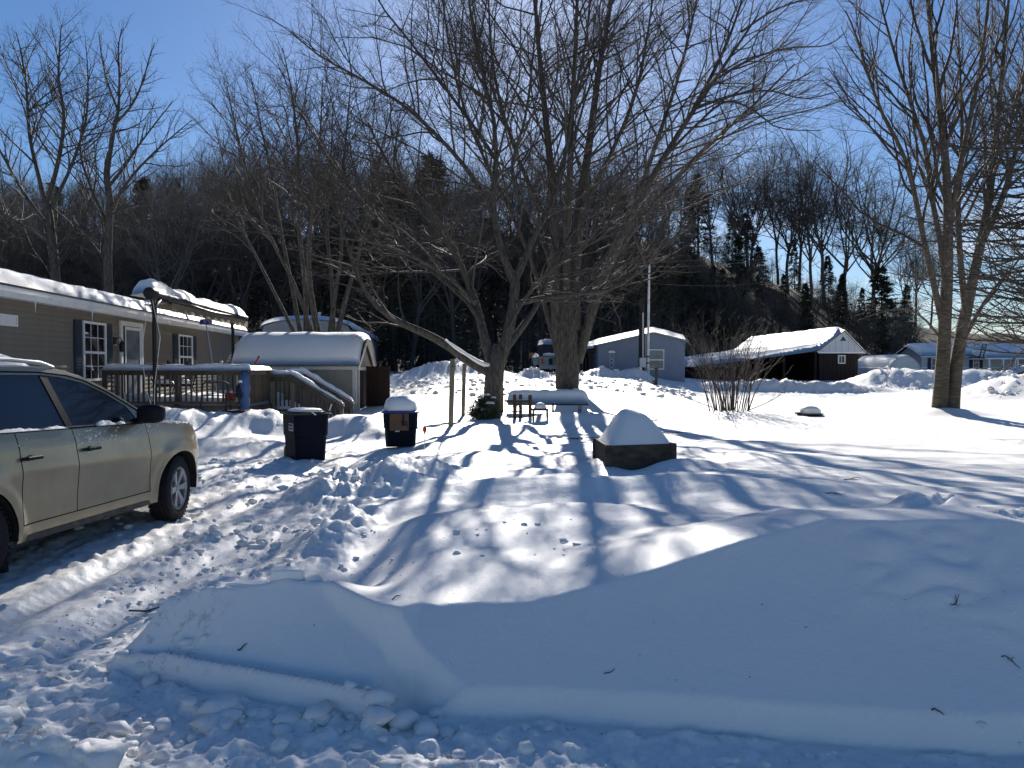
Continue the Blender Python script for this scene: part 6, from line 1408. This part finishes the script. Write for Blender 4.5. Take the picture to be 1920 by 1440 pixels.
# ------------------------------------------------------------------ fallen twigs on the snow
def twig(px, py, D, L, ang, lab, forks=2, r=.006, seed=1):
    x_ = X(px, D); z_ = ground(x_, D); rg_ = random.Random(seed)
    t = thing('fallen_twig', lab, 'twig', (x_, D, z_ + r)); 
    def seg(p, a, l, r_, nm, par):
        pts = [p]; q = p
        for i in range(4): a += rg_.gauss(0, .16); q = (q[0] + math.cos(a) * l / 4, q[1] + math.sin(a) * l / 4, 0); wz_ = ground(x_ + q[0], D + q[1]) - z_ + rg_.uniform(.0, .012); q = (q[0], q[1], wz_); pts.append(q)
        return MB().tube(pts, [r_, r_ * .9, r_ * .8, r_ * .65, r_ * .4], 5).build(nm, 'twig', par), pts
    o, pts = seg((-math.cos(ang) * L / 2, -math.sin(ang) * L / 2, 0), ang, L, r, 'stem', t)
    for k in range(forks): seg(pts[1 + k % 3], ang + (0.7 if k % 2 else -.6), L * .35, r * .6, 'side_twig', t)
for i, a in enumerate([(300, 1085, 5.0, .42, .2, 'dark forked twig lying on the churned driveway snow', 3, .007), (1570, 965, 8.0, .22, -.3, 'short bent twig on the sunlit crest of the front bank', 1, .006), (1800, 1170, 3.75, .09, .5, 'small twig on the shaded bank face near the right edge', 2, .003),
    (1903, 1215, 3.5, .09, -.4, 'tiny forked twig on the bank face at the right edge', 2, .003), (1145, 1317, 3.62, .06, .3, 'small curved leaf stem low on the shaded bank face', 0, .003), (1767, 1380, 3.3, .05, -.4, 'little dark bark chip at the foot of the shaded bank', 0, .004),
    (450, 1198, 4.0, .05, 0, 'dark bark fleck on the scooped left face of the bank', 0, .005), (1600, 920, 9.0, .30, .5, 'thin twig on the sunlit field above the front bank', 2, .006), (1085, 805, 15.2, .9, .2, 'long thin stem bent over on the snow before the table', 3, .010), (1230, 770, 18.5, .6, .9, 'thin dark stem lying beyond the raised bed', 2, .009), (1265, 795, 15.5, .75, .05, 'straight thin stick lying right of the raised bed', 1, .010), (745, 1170, 4.1, .10, 1.0, 'short sliver of twig stuck at the top of the diagonal cut', 0, .004)]):
    twig(*a, seed=i + 2)
rb_ = np.random.default_rng(8); V = []; Q = []; o = 0
xs_ = []; 
for (px0, px1, d0, d1, n) in ((960, 1900, 3.4, 4.6, 24), (1000, 1900, 9, 22, 420), (600, 1000, 4.5, 12, 120), (0, 600, 4.5, 12, 200), (300, 900, 3.6, 4.3, 12)):
    for i in range(n): d_ = rb_.uniform(d0, d1); xs_.append((X(rb_.uniform(px0, px1), d_), d_))
xa_ = np.array(xs_); za_ = terrain(xa_[:, 0], xa_[:, 1])[0]
for (x_, y_), z_ in zip(xa_, za_):
    s_ = rb_.uniform(.002, .008) * (1 if y_ < 9 else 2.2); a = rb_.random() * 6.28; d_ = np.array([math.cos(a), math.sin(a), .2]) * s_; n_ = np.array([-math.sin(a), math.cos(a), .1]) * s_ * .35; c = np.array([x_, y_, z_ + .004])
    V += [c - d_ - n_, c + d_ - n_, c + d_ + n_, c - d_ + n_]; Q.append((o, o+1, o+2, o+3)); o += 4
props(link('bark_litter', np_mesh('bark_litter', np.array(V), np.array(Q), 'twig', False)), 'tiny bark and leaf flecks sprinkled over the snow', 'litter', kind='stuff')
